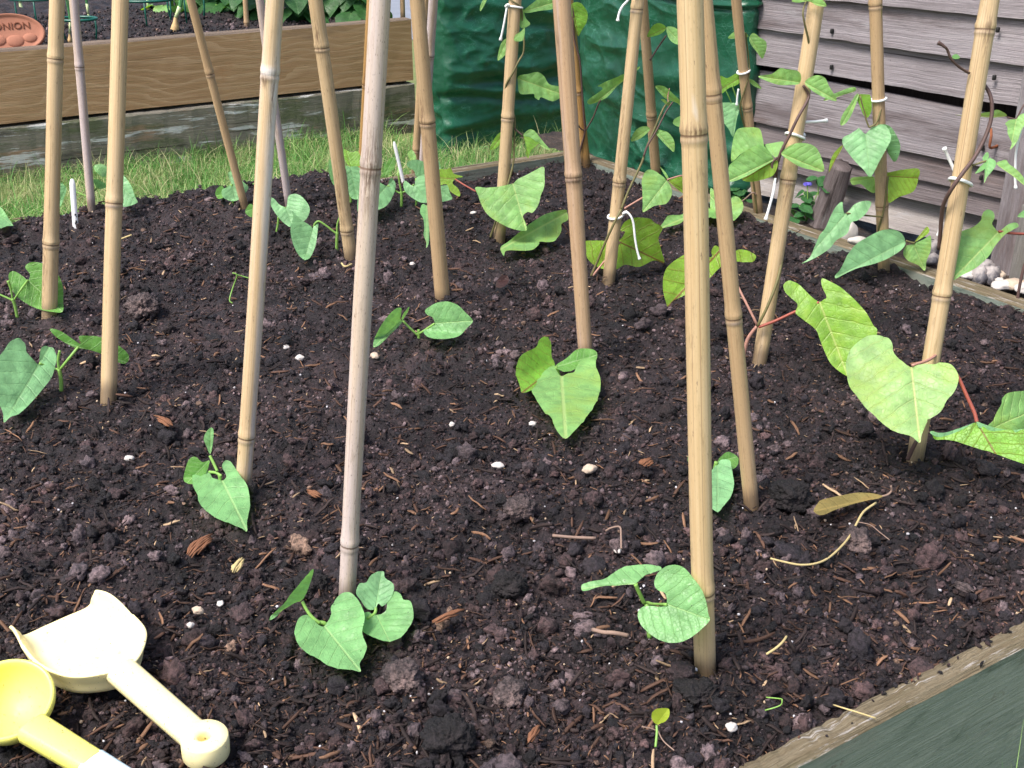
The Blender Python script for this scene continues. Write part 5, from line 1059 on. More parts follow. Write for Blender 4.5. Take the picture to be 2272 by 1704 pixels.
def marker():
    C = plane_z(20, 76, B_S + .075); zt = C.z
    e = empty('onion_marker', C, 'oval terracotta plant marker lettered ONION at the top left corner', 'plant marker')
    n = (CAM - C); n.z = .0; n = (n.normalized() + Vector((0, 0, .55))).normalized(); x = Vector((0, 0, 1)).cross(n).normalized(); u = n.cross(x).normalized()
    d = depth_of(C); hw = 76 * d / FPX; hh = 46 * d / FPX
    prof = [(0, .002), (.80, .002), (.88, .0035), (.93, .0075), (.98, .0075), (1.0, .003), (1.0, -.004), (.96, -.007), (0, -.008)]; ns = 64; V = []; F = []
    for (r_, h_) in prof:
        for k in range(ns):
            w = 2 * math.pi * k / ns; V.append(C + x * (math.cos(w) * hw * max(r_, .001)) + u * (math.sin(w) * hh * max(r_, .001)) + n * h_)
    for a in range(len(prof) - 1):
        for k in range(ns): F.append((a * ns + k, a * ns + (k + 1) % ns, (a + 1) * ns + (k + 1) % ns, (a + 1) * ns + k))
    pq = build('plaque', V, F, M_TERRA, e)
    cu = bpy.data.curves.new('lettering', 'FONT'); cu.body = 'ONION'; cu.align_x = 'CENTER'; cu.align_y = 'CENTER'; cu.size = hh * .47; cu.extrude = .0016; cu.space_character = 1.05
    to = bpy.data.objects.new('t', cu); COL.objects.link(to); bpy.context.view_layer.update(); me = bpy.data.meshes.new_from_object(to.evaluated_get(bpy.context.evaluated_depsgraph_get()))
    bpy.data.objects.remove(to); M4 = Matrix((x, u, n)).transposed().to_4x4(); pc = u * hh * .36 + x * hw * .11 + n * .003
    for v in me.vertices: v.co = M4 @ v.co + pc
    lo = bpy.data.objects.new('lettering', me); COL.objects.link(lo); lo.parent = pq; me.materials.clear(); me.materials.append(M_TERRAD)
    for (bx, by, br) in ((-.32, -.30, .30), (.14, -.36, .33), (.56, -.24, .26)):
        c = C + x * hw * bx + u * hh * by + n * .001; V = []; F = []; m1, m2 = 8, 24
        for a in range(m1 + 1):
            f = a / m1 * math.pi / 2
            for k in range(m2):
                w = 2 * math.pi * k / m2; V.append(c + (x * math.cos(w) * br * 1.15 + u * math.sin(w) * br * .85) * hh * 1.1 * math.cos(f) + n * (.006 * math.sin(f)))
        for a in range(m1):
            for k in range(m2): F.append((a * m2 + k, a * m2 + (k + 1) % m2, (a + 1) * m2 + (k + 1) % m2, (a + 1) * m2 + k))
        build('onion_relief', V, F, M_TERRA, pq)
marker()
# ================================================================== raised bed planting
ZB = Z_ST - .012
def onion(px, py, lean, hb, label, bulb=.011, tall=.16, skin=True):
    B = on_z(px, py, ZB); e = empty('onion_plant', B, label, 'onion', 'onions growing in the raised bed')
    prof = [(0, -.004), (bulb * .8, -.003), (bulb, bulb * .6), (bulb * .8, bulb * 1.5), (bulb * .5, bulb * 2.3), (bulb * .42, bulb * 3.2)]; V = []; F = []; ns = 14
    for (r_, h_) in prof:
        for k in range(ns):
            w = 2 * math.pi * k / ns; V.append(B + Vector((math.cos(w) * max(r_, .0005) + lean * max(0, h_) * .4, math.sin(w) * max(r_, .0005), h_)))
    for a in range(len(prof) - 1):
        for k in range(ns): F.append((a * ns + k, a * ns + (k + 1) % ns, (a + 1) * ns + (k + 1) % ns, (a + 1) * ns + k))
    build('bulb', V, F, M_ONION if skin else M_ONW, e)
    t0 = B + Vector((lean * bulb * 1.2, 0, bulb * 3.0)); t1 = t0 + Vector((lean * .03, 0, .03))
    V, F = tube_data([t0, t0.lerp(t1, .5), t1], [bulb * .42, bulb * .42, bulb * .5], 10); build('neck', V, F, M_ONW, e)
    for q in range(4):
        a = q * 1.7 + px; o = Vector((math.cos(a), math.sin(a), 0)); L = tall * (.7 + .15 * q)
        P = [t1 - Vector((0, 0, .004)), t1 + o * .008 + Vector((lean * .03, 0, L * .35)), t1 + o * .03 + Vector((lean * .06, 0, L * .75)), t1 + o * .07 + Vector((lean * .08, 0, L))]
        C = catmull(P, 5); n = len(C); V, F = tube_data(C, [bulb * .38 * (1 - .85 * i / n) for i in range(n)], 8); build('leaf', V, F, M_ONG, e)
    return e
def onions():
    onion(*R('A', 1285, 238), .5, 0, 'leaning onion with a pale orange bulb just above the tan plank', .0125)
    onion(*R('A', 1095, 130), .1, 0, 'small onion with a brown bulb, left of the leaning orange one', .009)
    onion(*R('A', 660, 170), .0, 0, 'white necked onion between the two leftmost thick canes', .008, skin=False)
    onion(*R('A', 165, 112), .0, 0, 'thick pale stemmed onion just behind the terracotta marker', .011, skin=False)
    onion(*R('A', 490, 215), -.2, 0, 'thin onion shoot right beside the leftmost thick cane', .006, skin=False)
    onion(*R('A', 516, 305), .2, 0, 'tiny onion bulb lying at the edge of the tan plank', .006)
    onion(*R('A', 800, 40), -.4, 0, 'onion bulb mostly hidden by the double ringed cane', .009)
    # green coated wire supports: a ring on three legs
    for (px, py, rz, rad, lab) in ((92, 66, .085, .075, 'green coated wire plant support at the upper left behind the terracotta marker'), (178, 90, .055, .05, 'green wire plant support between the two leftmost thick canes'), (330, 60, .075, .075, 'green wire plant support above the small brown onion'), (416, 52, .085, .06, 'green wire plant support over the leaning orange onion')):
        B = on_z(px, py, ZB); e = empty('wire_support', B, lab, 'plant support', 'green wire plant supports')
        c = B + Vector((0, 0, rz)); P = [c + Vector((math.cos(2 * math.pi * k / 36) * rad, math.sin(2 * math.pi * k / 36) * rad * .8, 0)) for k in range(37)]
        V, F = tube_data(P, .0036, 8, False); build('ring', V, F, M_WIRE, e)
        for k in (4, 16, 28):
            V, F = tube_data([P[k], P[k] - Vector((0, 0, rz * .5)), P[k].lerp(c, .12) - Vector((0, 0, rz + .01))], .0024, 8); build('leg', V, F, M_WIRE, e)
onions()
def heart_leaf(parent, B, ax, nrm, L, W, k, name='leaf', cup=.12, oval=False):
    """a broad leaf built as a grid, base B, along ax, facing nrm"""
    ax = ax.normalized(); sd = nrm.cross(ax).normalized(); n = ax.cross(sd).normalized(); nt, ns = 12, 10; V = []; U = []; F = []; rp = random.random() * 30
    for i in range(nt + 1):
        t = i / nt
        w = W * (math.sin(math.pi * min(1, t ** .62 * .98 + .02)) ** .8) if not oval else W * math.sin(math.pi * (t * .96 + .02)) ** .6
        for j in range(ns + 1):
            s = (j / ns * 2 - 1); b = s * w / 2; a = L * t - (0 if oval else .16 * L * abs(s) ** 2 * (1 - t) ** 3)
            z = cup * abs(b) - .25 * L * (t - .3) ** 2 * (1 if t > .3 else .3) + L * .045 * mnoise.noise((a * 3 / L + rp, b * 3 / L, 2))
            V.append(B + ax * a + sd * b + n * z); U.append((b / L, t))
    for i in range(nt):
        for j in range(ns): F.append((i * (ns + 1) + j, i * (ns + 1) + j + 1, (i + 1) * (ns + 1) + j + 1, (i + 1) * (ns + 1) + j))
    o = build(name, V, F, LEAF[k], parent, uvs=U)
    if o.data.polygons[len(F) // 2].normal.z < 0: o.data.flip_normals()
    return o
def leafy():
    rg = random.Random(5)
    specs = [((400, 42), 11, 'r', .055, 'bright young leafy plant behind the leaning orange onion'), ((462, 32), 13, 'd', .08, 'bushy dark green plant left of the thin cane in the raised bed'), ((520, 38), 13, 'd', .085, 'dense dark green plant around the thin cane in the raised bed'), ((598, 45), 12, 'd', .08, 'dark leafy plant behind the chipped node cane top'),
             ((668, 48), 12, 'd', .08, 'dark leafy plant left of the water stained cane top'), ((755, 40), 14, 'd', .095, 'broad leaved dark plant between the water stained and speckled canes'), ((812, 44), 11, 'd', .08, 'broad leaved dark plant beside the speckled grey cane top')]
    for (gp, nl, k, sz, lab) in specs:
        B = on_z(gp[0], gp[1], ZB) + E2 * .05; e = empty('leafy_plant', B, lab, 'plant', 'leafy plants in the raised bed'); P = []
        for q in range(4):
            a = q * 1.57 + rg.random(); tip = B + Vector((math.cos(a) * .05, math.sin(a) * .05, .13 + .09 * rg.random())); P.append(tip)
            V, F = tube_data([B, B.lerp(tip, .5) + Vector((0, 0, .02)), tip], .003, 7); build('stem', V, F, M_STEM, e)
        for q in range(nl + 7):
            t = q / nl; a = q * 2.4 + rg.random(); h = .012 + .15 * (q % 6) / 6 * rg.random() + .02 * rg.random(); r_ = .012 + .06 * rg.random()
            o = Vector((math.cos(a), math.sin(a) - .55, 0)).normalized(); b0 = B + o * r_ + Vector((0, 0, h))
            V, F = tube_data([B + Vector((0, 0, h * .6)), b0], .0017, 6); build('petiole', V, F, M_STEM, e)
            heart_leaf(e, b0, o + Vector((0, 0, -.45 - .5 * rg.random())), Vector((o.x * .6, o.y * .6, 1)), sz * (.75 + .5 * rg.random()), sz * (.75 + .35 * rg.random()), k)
leafy()
# ================================================================== weeds, log, stones, fallen bits
def weed(gp, pts, label, zg, size, stems=(), flower=None, k='w'):
    B = on_z(gp[0], gp[1], zg); e = empty('small_weed', B, label, 'weed', 'weeds around the bed'); rg = random.Random(int(gp[0]))
    for (px, py, dy) in pts:
        p = on_y(px, py, B.y + dy)
        if p.z < zg + .004: p.z = zg + .005
        mid = B.lerp(p, .5) + Vector((0, 0, .006)); V, F = tube_data(catmull([B, mid, p], 3), .0009, 6); build('stem', V, F, M_STEM, e)
        a = rg.random() * 6.28; o = Vector((math.cos(a), math.sin(a) - .8, -.15))
        heart_leaf(e, p, o, Vector((0, -.5, 1)), size * (.8 + .5 * rg.random()), size * (.65 + .3 * rg.random()), k, oval=True)
        heart_leaf(e, p, Vector((-o.x, -o.y * .3, -.1)), Vector((0, -.4, 1)), size * (.6 + .4 * rg.random()), size * .6, k, oval=True)
    if flower:
        p = on_y(flower[0], flower[1], B.y); V, F = tube_data([B, B.lerp(p, .6) + Vector((0, 0, .004)), p], .0008, 6); build('stem', V, F, M_STEM, e)
        for q in range(4): heart_leaf(e, p, Vector((math.cos(q * 1.57), math.sin(q * 1.57) - .3, .3)), Vector((0, -1, .6)), .008, .007, 'w', name='petal', oval=True).data.materials[0] = M_PURPLE
def blob(name, c, rx, ry, rz, mat, label=None, cat=None, group=None, seed=0, rough=.28, rot=0.0, parent=None, lv=3):
    bm = bmesh.new(); bmesh.ops.create_icosphere(bm, subdivisions=lv, radius=1)
    cr, sr = math.cos(rot), math.sin(rot); V = []
    for v in bm.verts:
        q = v.co; f = 1 + rough * ((.35 * mnoise.noise(q * 13 + Vector((seed, 2, 0))) + .3 * abs(mnoise.noise(q * 6 + Vector((seed, 5, 0)))) if lv > 3 else 0) + mnoise.noise(q * 1.3 + Vector((seed, 0, 0))) + .5 * mnoise.noise(q * 3.1 + Vector((seed, 4, 0))) + .3 * mnoise.noise(q * 7 + Vector((seed, 9, 0))))
        a, b, d = q.x * rx * f, q.y * ry * f, q.z * rz * f; V.append(c + Vector((a * cr - b * sr, a * sr + b * cr, d)))
    bm.verts.index_update(); F = [tuple(v.index for v in f.verts) for f in bm.faces]; bm.free()
    o = build(name, V, F, mat, parent, loc=None if parent else c)
    return tag(o, label, cat, group) if label else o
def surroundings():
    U = lambda x, y: R('U', x, y)
    weed(U(930, 1010), [(*U(880, 660), .01), (*U(960, 740), 0), (*U(820, 780), -.01), (*U(1000, 850), -.01), (*U(900, 890), -.02), (*U(790, 950), -.02), (*U(1070, 600), .02), (*U(700, 820), 0), (*U(880, 590), .02)], 'patch of round leaved weed with one violet flower beside the dead log', SIDE_Z, .024, flower=U(930, 490))
    weed(U(1080, 1040), [(*U(1070, 400), .0), (*U(1200, 410), 0), (*U(1220, 500), -.01), (*U(1150, 450), .01)], 'taller weed sprig growing against the dead log', SIDE_Z, .024)
    weed(R('C', 1960, 1480), [(*R('C', 1930, 1410), 0), (*R('C', 1990, 1405), 0), (*R('C', 1960, 1370), .01), (*R('C', 2010, 1480), -.01), (*R('C', 1925, 1440), -.01)], 'small weed at the foot of the thin tied cane by the green bag', SIDE_Z, .018)
    weed(R('Z', 625, 1265), [(*R('Z', 600, 1210), 0), (*R('Z', 640, 1200), 0), (*R('Z', 655, 1225), 0), (*R('Z', 620, 1235), -.01)], 'clover like weed on the lawn before the left green bag', LAWN_Z, .016, k='s')
    # leaning dead log
    b = on_z(*U(1085, 1130), SIDE_Z - .012); t = on_y(*U(1385, 225), b.y - .03); V = []; UVs = []; F = []; ns = 28; nl = 40; ax = (t - b); L = ax.length; ax.normalize(); x = ax.cross(Vector((0, 1, 0))).normalized(); y = x.cross(ax); r0 = 24 * depth_of(b) / FPX
    for i in range(nl + 1):
        l = L * i / nl
        for k in range(ns):
            w = 2 * math.pi * k / ns; r = r0 * (1.12 - .12 * i / nl + .35 * (1 - i / nl) ** 3) * (1 + .16 * mnoise.noise((math.cos(w) * 1.4, math.sin(w) * 1.4, l * 7)) + .09 * mnoise.noise((math.cos(w) * 5, math.sin(w) * 5, l * 12)))
            V.append(b + ax * (l + (.012 * mnoise.noise((w * 1.5, 3, 1)) if i == nl else 0)) + (x * math.cos(w) + y * math.sin(w)) * r); UVs.append((l, w * r0))
    for i in range(nl):
        for k in range(ns): F.append((i * ns + k, i * ns + (k + 1) % ns, (i + 1) * ns + (k + 1) % ns, (i + 1) * ns + k))
    F.append(tuple(nl * ns + k for k in range(ns)))
    tag(build('dead_log', V, F, W_STUMP, loc=b, uvs=UVs), 'short dead grey log leaning towards the fence between bed and slats', 'log')
    # flints and pebbles between bed and fence
    S = lambda x, y, z=SIDE_Z + .012: on_z(*R('V', x, y), z); gp = 'stones between bed and fence'
    for (x_, y_, rx, ry, rz, ro, sd, mt, lab) in ((1560, 880, .014, .013, .016, .3, 1, M_FLINT, 'white and grey flint nearest the lime leaf of the right cane'), (1730, 880, .014, .013, .018, 1.1, 2, M_FLINT, 'large mottled flint touching the dark gap beside the fence post'), (1640, 760, .016, .012, .012, .2, 3, M_FLINT, 'pale flint behind the two mottled flints'),
        (1400, 860, .016, .010, .007, .5, 4, M_STONE, 'flat pale stone half hidden under the lime leaf'), (1900, 1010, .020, .014, .006, .4, 5, M_STONE, 'flat cream stone on the side board near the post'), (2080, 1000, .024, .016, .007, .2, 6, M_BEIGE, 'flat sandy stone at the right edge beside the post'), (2200, 1060, .016, .012, .007, .8, 7, M_STONE, 'cream pebble cut by the right edge below the post'),
        (1840, 870, .009, .008, .007, .1, 8, M_BEIGE, 'small mossy tan pebble right of the mottled flint'), (1850, 950, .008, .006, .005, .9, 9, M_STONE, 'tiny white pebble before the mottled flint'), (870, 500, .016, .012, .018, .9, 10, M_FLINT, 'grey lilac flint seen left of the large leaning cane'), (840, 640, .014, .010, .010, .4, 11, M_FLINT, 'white flint chip low beside the large leaning cane')):
        blob('garden_stone', S(x_, y_), rx, ry, rz, mt, lab, 'stone', gp, sd, .3, ro)
    blob('garden_stone', on_z(*U(1500, 1160), SIDE_Z + .02), .014, .012, .022, M_STONE, 'tall whitish stone below the horned bean leaf', 'stone', gp, 21, .2)
    blob('garden_stone', on_z(*U(1610, 1250), SIDE_Z + .035), .016, .010, .006, M_STONE, 'bright white flat stone between two bean leaves at right', 'stone', gp, 22, .2)
    blob('garden_stone', on_z(*U(755, 600), SIDE_Z + .012), .014, .012, .017, M_FLINT, 'pinkish stone behind the leaning vine wrapped cane', 'stone', gp, 23, .25)
surroundings()
def soil_bits():
    def gr(reg, x, y, h=.0): p = ground(*R(reg, x, y)); p.z += h; return p
    def line(name, reg, pts, r, mat, label, cat, h=.009, r2=None, group=None):
        P = []
        for t in pts.split():
            a = [float(v) for v in t.split(',')]; p = gr(reg, a[0], a[1]); p = p + (CAM - p) * ((a[2] / 100 + .006 if len(a) > 2 else h) / (CAM.z - p.z)); P.append(p)
        C = catmull(P, 4); n = len(C); V, F = tube_data(C, [r + ((r2 or r) - r) * i / (n - 1) for i in range(n)], 7)
        return tag(build(name, V, F, mat, loc=P[0]), label, cat, group) if label else (V, F)
    def flat(name, reg, outline, base, tip, k, label, cat, db=-.012, dt=-.014, **kw):
        P = Plant(name, label, cat, R(reg, *base)); P.e.location = P.g; P.leaf(reg, outline, base, tip, db, dt, k, **kw); return P
    P = flat('dead_leaf', 'L', '1180,985 1090,965 1000,962 900,980 800,1000 740,1020 700,1070 695,1100 730,1125 780,1118 850,1085 960,1050 1080,1020 1160,1005', (1180, 990), (705, 1095), 'o', 'withered yellow brown bean leaf curled on the compost at right, on its dry stalk', 'leaf', -.008, -.03, fold=-.35, back=False)
    P.stem('L', '1160,995,-1.2 1215,980,-1.1 1245,950,-1 1240,915,-1', r=.0011, mat=M_TWIG);
    V, F = line('stalk', 'L', '1130,1040 1040,1105 990,1190 920,1310 800,1430 700,1480 580,1492 460,1470 360,1445', .0012, M_STRAW, None, None, .011, .0009); build('stalk', V, F, M_STRAW, P.e)
    V, F = line('rootlet', 'L', '1000,1180 1090,1200 1160,1255 1230,1310', .0005, M_TWIG, None, None, .011); build('rootlet', V, F, M_TWIG, P.e)
    P = Plant('yellow_sprout', 'tiny yellow green sprout with bare roots lying near the front board', 'sprout', R('O', 1350, 1400)); P.leaf('O', '1350,1340 1320,1300 1320,1250 1350,1220 1400,1215 1440,1225 1445,1270 1420,1310 1380,1330', (1350, 1342), (1435, 1225), -.008, -.006, 'l', fold=.3)
    P.stem('O', '1350,1345,-.8 1352,1400,-1.2 1342,1505,-2', r=.0009, mat=M_STEM); P.stem('O', '1358,1380,-1 1400,1460,-1.6 1480,1530,-2.4', r=.0005, mat=M_TWIG, name='root'); P.stem('O', '1345,1382,-1 1300,1365,-1 1240,1355,-1', r=.0005, mat=M_TWIG, name='root')
    line('grass_stalk', 'E', '1712,905,.3 1690,880,.8 1715,790,2.2 1745,700,3.6 1712,683,3.8', .0010, M_STEM, 'bent green grass stalk standing left of the chipped node cane', 'stalk'); 
    line('grass_stalk', 'E', '1745,696,3.6 1790,708,3.4 1835,722,3.2', .0009, M_STEM, 'green grass stalk bridging to the chipped node cane', 'stalk')
    flat('dead_leaf', 'G', '165,780 180,730 215,700 250,700 262,740 230,780 190,792', (168, 785), (255, 702), 'n', 'small purple brown dead leaf on the compost right of the black scab cane', 'leaf', -.006, -.004, fold=.15)
    def chip(reg, outline, mat, label, h=.007, cat='bark chip'):
        G3 = [ground(*p) for p in RP(reg, outline)]; c = sum(G3, Vector()) / len(G3); rg = random.Random(len(label)); A_, B_ = max(((p, q) for p in G3 for q in G3), key=lambda t: (t[0] - t[1]).length)
        d = (B_ - A_); L = d.length; d.normalize(); s = Vector((-d.y, d.x, 0)); ws = [(p - A_).dot(s) for p in G3]; w0, w1 = min(ws), max(ws); n = max(4, int((w1 - w0) / .0016)); parts = []
        for i in range(n):
            o_ = w0 + (w1 - w0) * (i + .5) / n; fr = abs((i + .5) / n * 2 - 1); a0 = L * (.22 * fr * fr + .12 * rg.random()); a1 = L * (1 - .22 * fr * fr - .14 * rg.random()); hh = h + .0025 * (1 - fr) + .001 * rg.random(); P = []
            for k in range(6):
                t = k / 5; P.append(A_ + d * (a0 + (a1 - a0) * t) + s * (o_ * (.55 + .45 * math.sin(math.pi * (.15 + .7 * t))) + .0006 * rg.uniform(-1, 1)) + Vector((0, 0, hh + L * .05 * math.sin(math.pi * t) + .0005 * rg.uniform(-1, 1))))
            parts.append(tube_data(P, [.0007, .0012, .0013, .0013, .0011, .0005], 5))
        V, F = merge(parts); tag(build('bark_chip', V, F, mat, loc=c), label, cat, 'larger bark chips on the compost')
    chip('M', '1365,165 1370,120 1440,80 1520,15 1590,0 1605,10 1560,60 1480,120 1420,160 1385,185', M_BARK, 'curled red brown bark chip above and right of the toy spade blade')
    chip('M', '1690,280 1720,230 1760,180 1800,175 1825,185 1780,250 1720,290', M_STRAW, 'split tan wood chip left of the grey cane foot')
    chip('O', '385,1540 440,1440 490,1410 500,1440 430,1555 400,1560', M_BARK, 'orange brown bark chip at the bottom edge near the middle')
    chip('K', '1215,800 1280,770 1315,780 1290,830 1230,830', M_BARK, 'smooth brown bark chip below and right of the fresh heart leaf')
    chip('I', '1160,460 1220,470 1290,540 1230,540', M_BARK, 'pinkish bark chip right of the double ringed cane foot')
    chip('P', '1690,350 1760,355 1850,410 1850,425 1760,410 1690,380', M_CLODG, 'grey flat wood chip near the right end of the front board')
    chip('J', '430,1020 470,1005 555,1045 550,1062 450,1045', M_BARK, 'short reddish chip between the two pale canes left of centre')
    chip('N', '1340,660 1400,635 1590,545 1612,550 1560,590 1400,660', M_BARK, 'long splinter of bark right of the four leaved seedling')
    line('dry_twig', 'K', '583,1288 740,1302 903,1308', .0015, M_TWIG, 'straight pinkish dry twig on the compost below the centre', 'twig', .006)
    line('dry_twig', 'K', '975,1255,.4 1015,1232,.8 1080,1226,1 1088,1300,.8 1090,1385,.4', .0009, M_TWIG, 'bent grey twig right of the straight pinkish one', 'twig')
    line('dry_twig', 'O', '880,640,.2 960,660,.6 1040,665,.8 1140,685,.4', .0018, M_TWIG, 'stubby dry twig left of the smooth two leaved seedling', 'twig')
    line('dry_twig', 'P', '820,1185,.3 900,1210,1.2 1000,1240,1.4 1130,1282,1.2', .0006, M_STRAW, 'pale hair thin straw across the front board', 'straw')
    line('dry_twig', 'P', '330,815,.4 400,770,.8 450,725,1 478,685,.8', .0010, M_STRAW, 'pale curved straw right of the thickest cane foot', 'straw')
    line('grass_stalk', 'P', '330,1130,.5 430,1140,1 445,1150,1.2 430,1190,.8 320,1225,.3', .0005, M_STEM, 'bright green grass scrap by the front board', 'stalk')
    line('dry_twig', 'F', '690,610,.2 715,635,.5 765,618,.4', .0015, M_STRAW, 'cream husk curl under the water stained cane', 'straw')
    line('dry_twig', 'E', '890,432,.4 970,402,.8', .0013, M_STRAW, 'pale straw touching the double ringed cane', 'straw')
    gs = 'pale stones lying on the compost'; gc = 'larger clods on the compost'
    for (reg, x, y, rx, ry, rz, mt, lab) in (('K', 182, 790, .0075, .0048, .0045, M_STONE, 'oval white pebble below and left of the fresh heart leaf'), ('K', 437, 482, .005, .0045, .004, M_STONE, 'cream angular pebble left of the fresh heart leaf tip'), ('K', 855, 822, .009, .007, .006, M_BEIGE, 'rough beige stone under the fresh heart leaf'), ('M', 1625, 465, .0036, .0034, .0034, M_STONE, 'bright white perlite grain nearest the four leaved seedling'), ('M', 1405, 625, .0036, .0034, .0034, M_STONE, 'bright white perlite grain right of the toy spade blade'),
        ('M', 1462, 525, .0044, .006, .005, M_BEIGE, 'tan oblong pebble between the two bright perlite grains'), ('J', 1503, 485, .0042, .0038, .0038, M_STONE, 'white pebble right of the pale cane at mid picture'), ('K', 1062, 1412, .0042, .0055, .0045, M_STONE, 'white lump near the bent grey twig'), ('O', 1900, 1382, .0048, .0052, .0045, M_STONE, 'white pebble beside the front board'), ('F', 1662, 250, .007, .004, .004, M_STONE, 'white pebble under the large folded leaf'), ('F', 283, 1243, .0055, .0045, .004, M_STONE, 'white pebble between the chipped cane and the pale cane, upper one'), ('F', 383, 1325, .0065, .0055, .005, M_STONE, 'pale blue white pebble between the chipped cane and the pale cane, lower one'), ('I', 955, 735, .006, .0045, .004, M_STONE, 'whitish pebble left of the heart leaf by the chipped cane'), ('F', 1210, 628, .005, .005, .004, M_STONE, 'white husk like pebble just right of the pale cane'), ('F', 935, 1310, .008, .006, .005, M_BEIGE, 'smooth tan pebble touching the pale cane')):
        blob('white_pebble' if mt == M_STONE else 'tan_pebble', gr(reg, x, y, rz * .7), rx * .85, ry * .85, rz * .7, mt, lab, 'pebble', gs, x * .01, .3, x)
    for (reg, x, y, r_, mt, lab) in (('N', 1480, 1480, .016, M_CLODD, 'largest round black clod at the bottom centre'), ('O', 260, 345, .013, M_CLODD, 'black clod left of the smooth two leaved seedling'), ('L', 515, 1035, .017, M_CLODD, 'black clod right of the foot of the leaning tan cane'), ('J', 2005, 1128, .013, M_CLODG, 'pale grey crumbly clod right of the pale cane'), ('N', 1140, 1030, .014, M_CLODG, 'grey crumbly clod right of the four leaved seedling tip'), ('N', 1930, 1160, .012, M_CLODG, 'grey clod above the largest black clod'), ('O', 1640, 1150, .013, M_CLODD, 'dark clod below the foot of the thickest cane'), ('L', 985, 1350, .013, M_CLODG, 'grey clod crossed by the dry straw stalk'), ('N', 490, 350, .013, M_CLODD, 'black clod between the small side leaf and the grey cane'), ('E', 1050, 975, .020, M_CLODG, 'brown clod between the two thick left canes')):
        blob('soil_clod', gr(reg, x, y, r_ * .45), r_ * 1.1, r_ * .95, r_ * .8, mt, lab, 'clod', gc, x * .013, .42, x, lv=5)
soil_bits()
# ================================================================== crumbs, bark shreds, perlite, grass
def ico(sub):
    bm = bmesh.new(); bmesh.ops.create_icosphere(bm, subdivisions=sub, radius=1); bm.verts.index_update()
    V = np.array([v.co[:] for v in bm.verts]); F = np.array([[v.index for v in f.verts] for f in bm.faces]); bm.free(); return V, F
def rotmats(n):
    q = RNG.normal(size=(n, 4)); q /= np.linalg.norm(q, axis=1)[:, None]; w, x, y, z = q.T
    return np.stack([np.stack([1 - 2 * (y * y + z * z), 2 * (x * y - z * w), 2 * (x * z + y * w)], -1), np.stack([2 * (x * y + z * w), 1 - 2 * (x * x + z * z), 2 * (y * z - x * w)], -1), np.stack([2 * (x * z - y * w), 2 * (y * z + x * w), 1 - 2 * (x * x + y * y)], -1)], 1)
def bed_points(nscreen, narea):
    px = RNG.uniform(-250, 2520, nscreen); py = RNG.uniform(330, 1960, nscreen)
    rx = FW.x + (px - CX) / FPX; ry = FW.y + UPV.y * (CY - py) / FPX; rz = FW.z + UPV.z * (CY - py) / FPX
    k = (-.005 - HCAM) / rz; x1, y1 = rx * k, ry * k
    a = RNG.uniform(A_L + .25, A_R, narea); b = RNG.uniform(B_F, B_B, narea); x2 = a * E1.x + b * E2.x; y2 = a * E1.y + b * E2.y
    x = np.concatenate([x1, x2]); y = np.concatenate([y1, y2]); a = x * E1.x + y * E1.y; b = x * E2.x + y * E2.y
    ok = (a > A_L) & (a < A_R - .004) & (b > B_F + .004) & (b < B_B + .008); return x[ok], y[ok]
def surf(x, y): return pushed_up(x, y) + soil_h(x, y) + .019 * (fbm(x * 20, y * 20, 8, 2) - .5) + .013 * (np.abs(fbm(x * 55, y * 55, 21, 3) - .5) * 2 - .3) + .006 * (fbm(x * 170, y * 170, 31, 2) - .5) - .004
DARK = np.array([.0126, .0108, .0140]); BRN = np.array([.044, .0295, .0308]); GRY = np.array([.122, .098, .106]); TAN = np.array([.22, .155, .115])
def crumbs(n1, n2, smin, smax, power, sub, name):
    x, y = bed_points(n1, n2); n = len(x); VT, FT = ico(sub); nv = len(VT)
    s = smin * (1 - RNG.random(n) * (1 - (smin / smax) ** power)) ** (-1 / power) / 2
    patch = fbm(x * 9, y * 9, 51, 3); keep = RNG.random(n) < (.45 + 1.2 * np.clip(patch - .25, 0, 1)); x, y, s, patch = x[keep], y[keep], s[keep], patch[keep]; n = len(x)
    noisek = RNG.normal(0, 1, (24, nv)); base = []
    for i in range(24):
        sd = i * 3.7; base.append(np.array([1 + .5 * mnoise.noise(Vector(v) * 1.4 + Vector((sd, 0, 0))) + .35 * mnoise.noise(Vector(v) * 3.2 + Vector((sd, 7, 0))) + (.25 * mnoise.noise(Vector(v) * 7 + Vector((sd, 3, 0))) + .16 * mnoise.noise(Vector(v) * 14 + Vector((sd, 1, 0))) if sub > 1 else 0) for v in VT]))
    base = np.array(base)[RNG.integers(0, 24, n)]
    sc = np.stack([RNG.uniform(.75, 1.35, n), RNG.uniform(.7, 1.15, n), RNG.uniform(.55, .95, n)], 1)
    P = VT[None] * base[:, :, None] * sc[:, None, :]; P = np.einsum('nij,nkj->nki', rotmats(n), P) * s[:, None, None]
    z = surf(x, y) + s * RNG.uniform(-.1, .7, n); P += np.stack([x, y, z], 1)[:, None, :]
    g = np.clip((fbm(x * 13, y * 13, 71, 2) - .46) * 3.2, 0, 1); r = RNG.random(n); c = np.where((r < .46 - .15 * g)[:, None], DARK * RNG.uniform(.6, 1.8, n)[:, None], BRN * RNG.uniform(.6, 1.9, n)[:, None])
    c = np.where((r > .88 - .28 * g)[:, None], GRY * RNG.uniform(.5, 1.3, n)[:, None], c); c = np.where((r > .988)[:, None], TAN * RNG.uniform(.5, 1.3, n)[:, None], c)
    F = (FT[None] + (np.arange(n) * nv)[:, None, None]).reshape(-1, 3)
    tag(build(name, P.reshape(-1, 3), F, M_CRUMB, cols=np.repeat(c, nv, 0)), kind='stuff'); print(name, n)
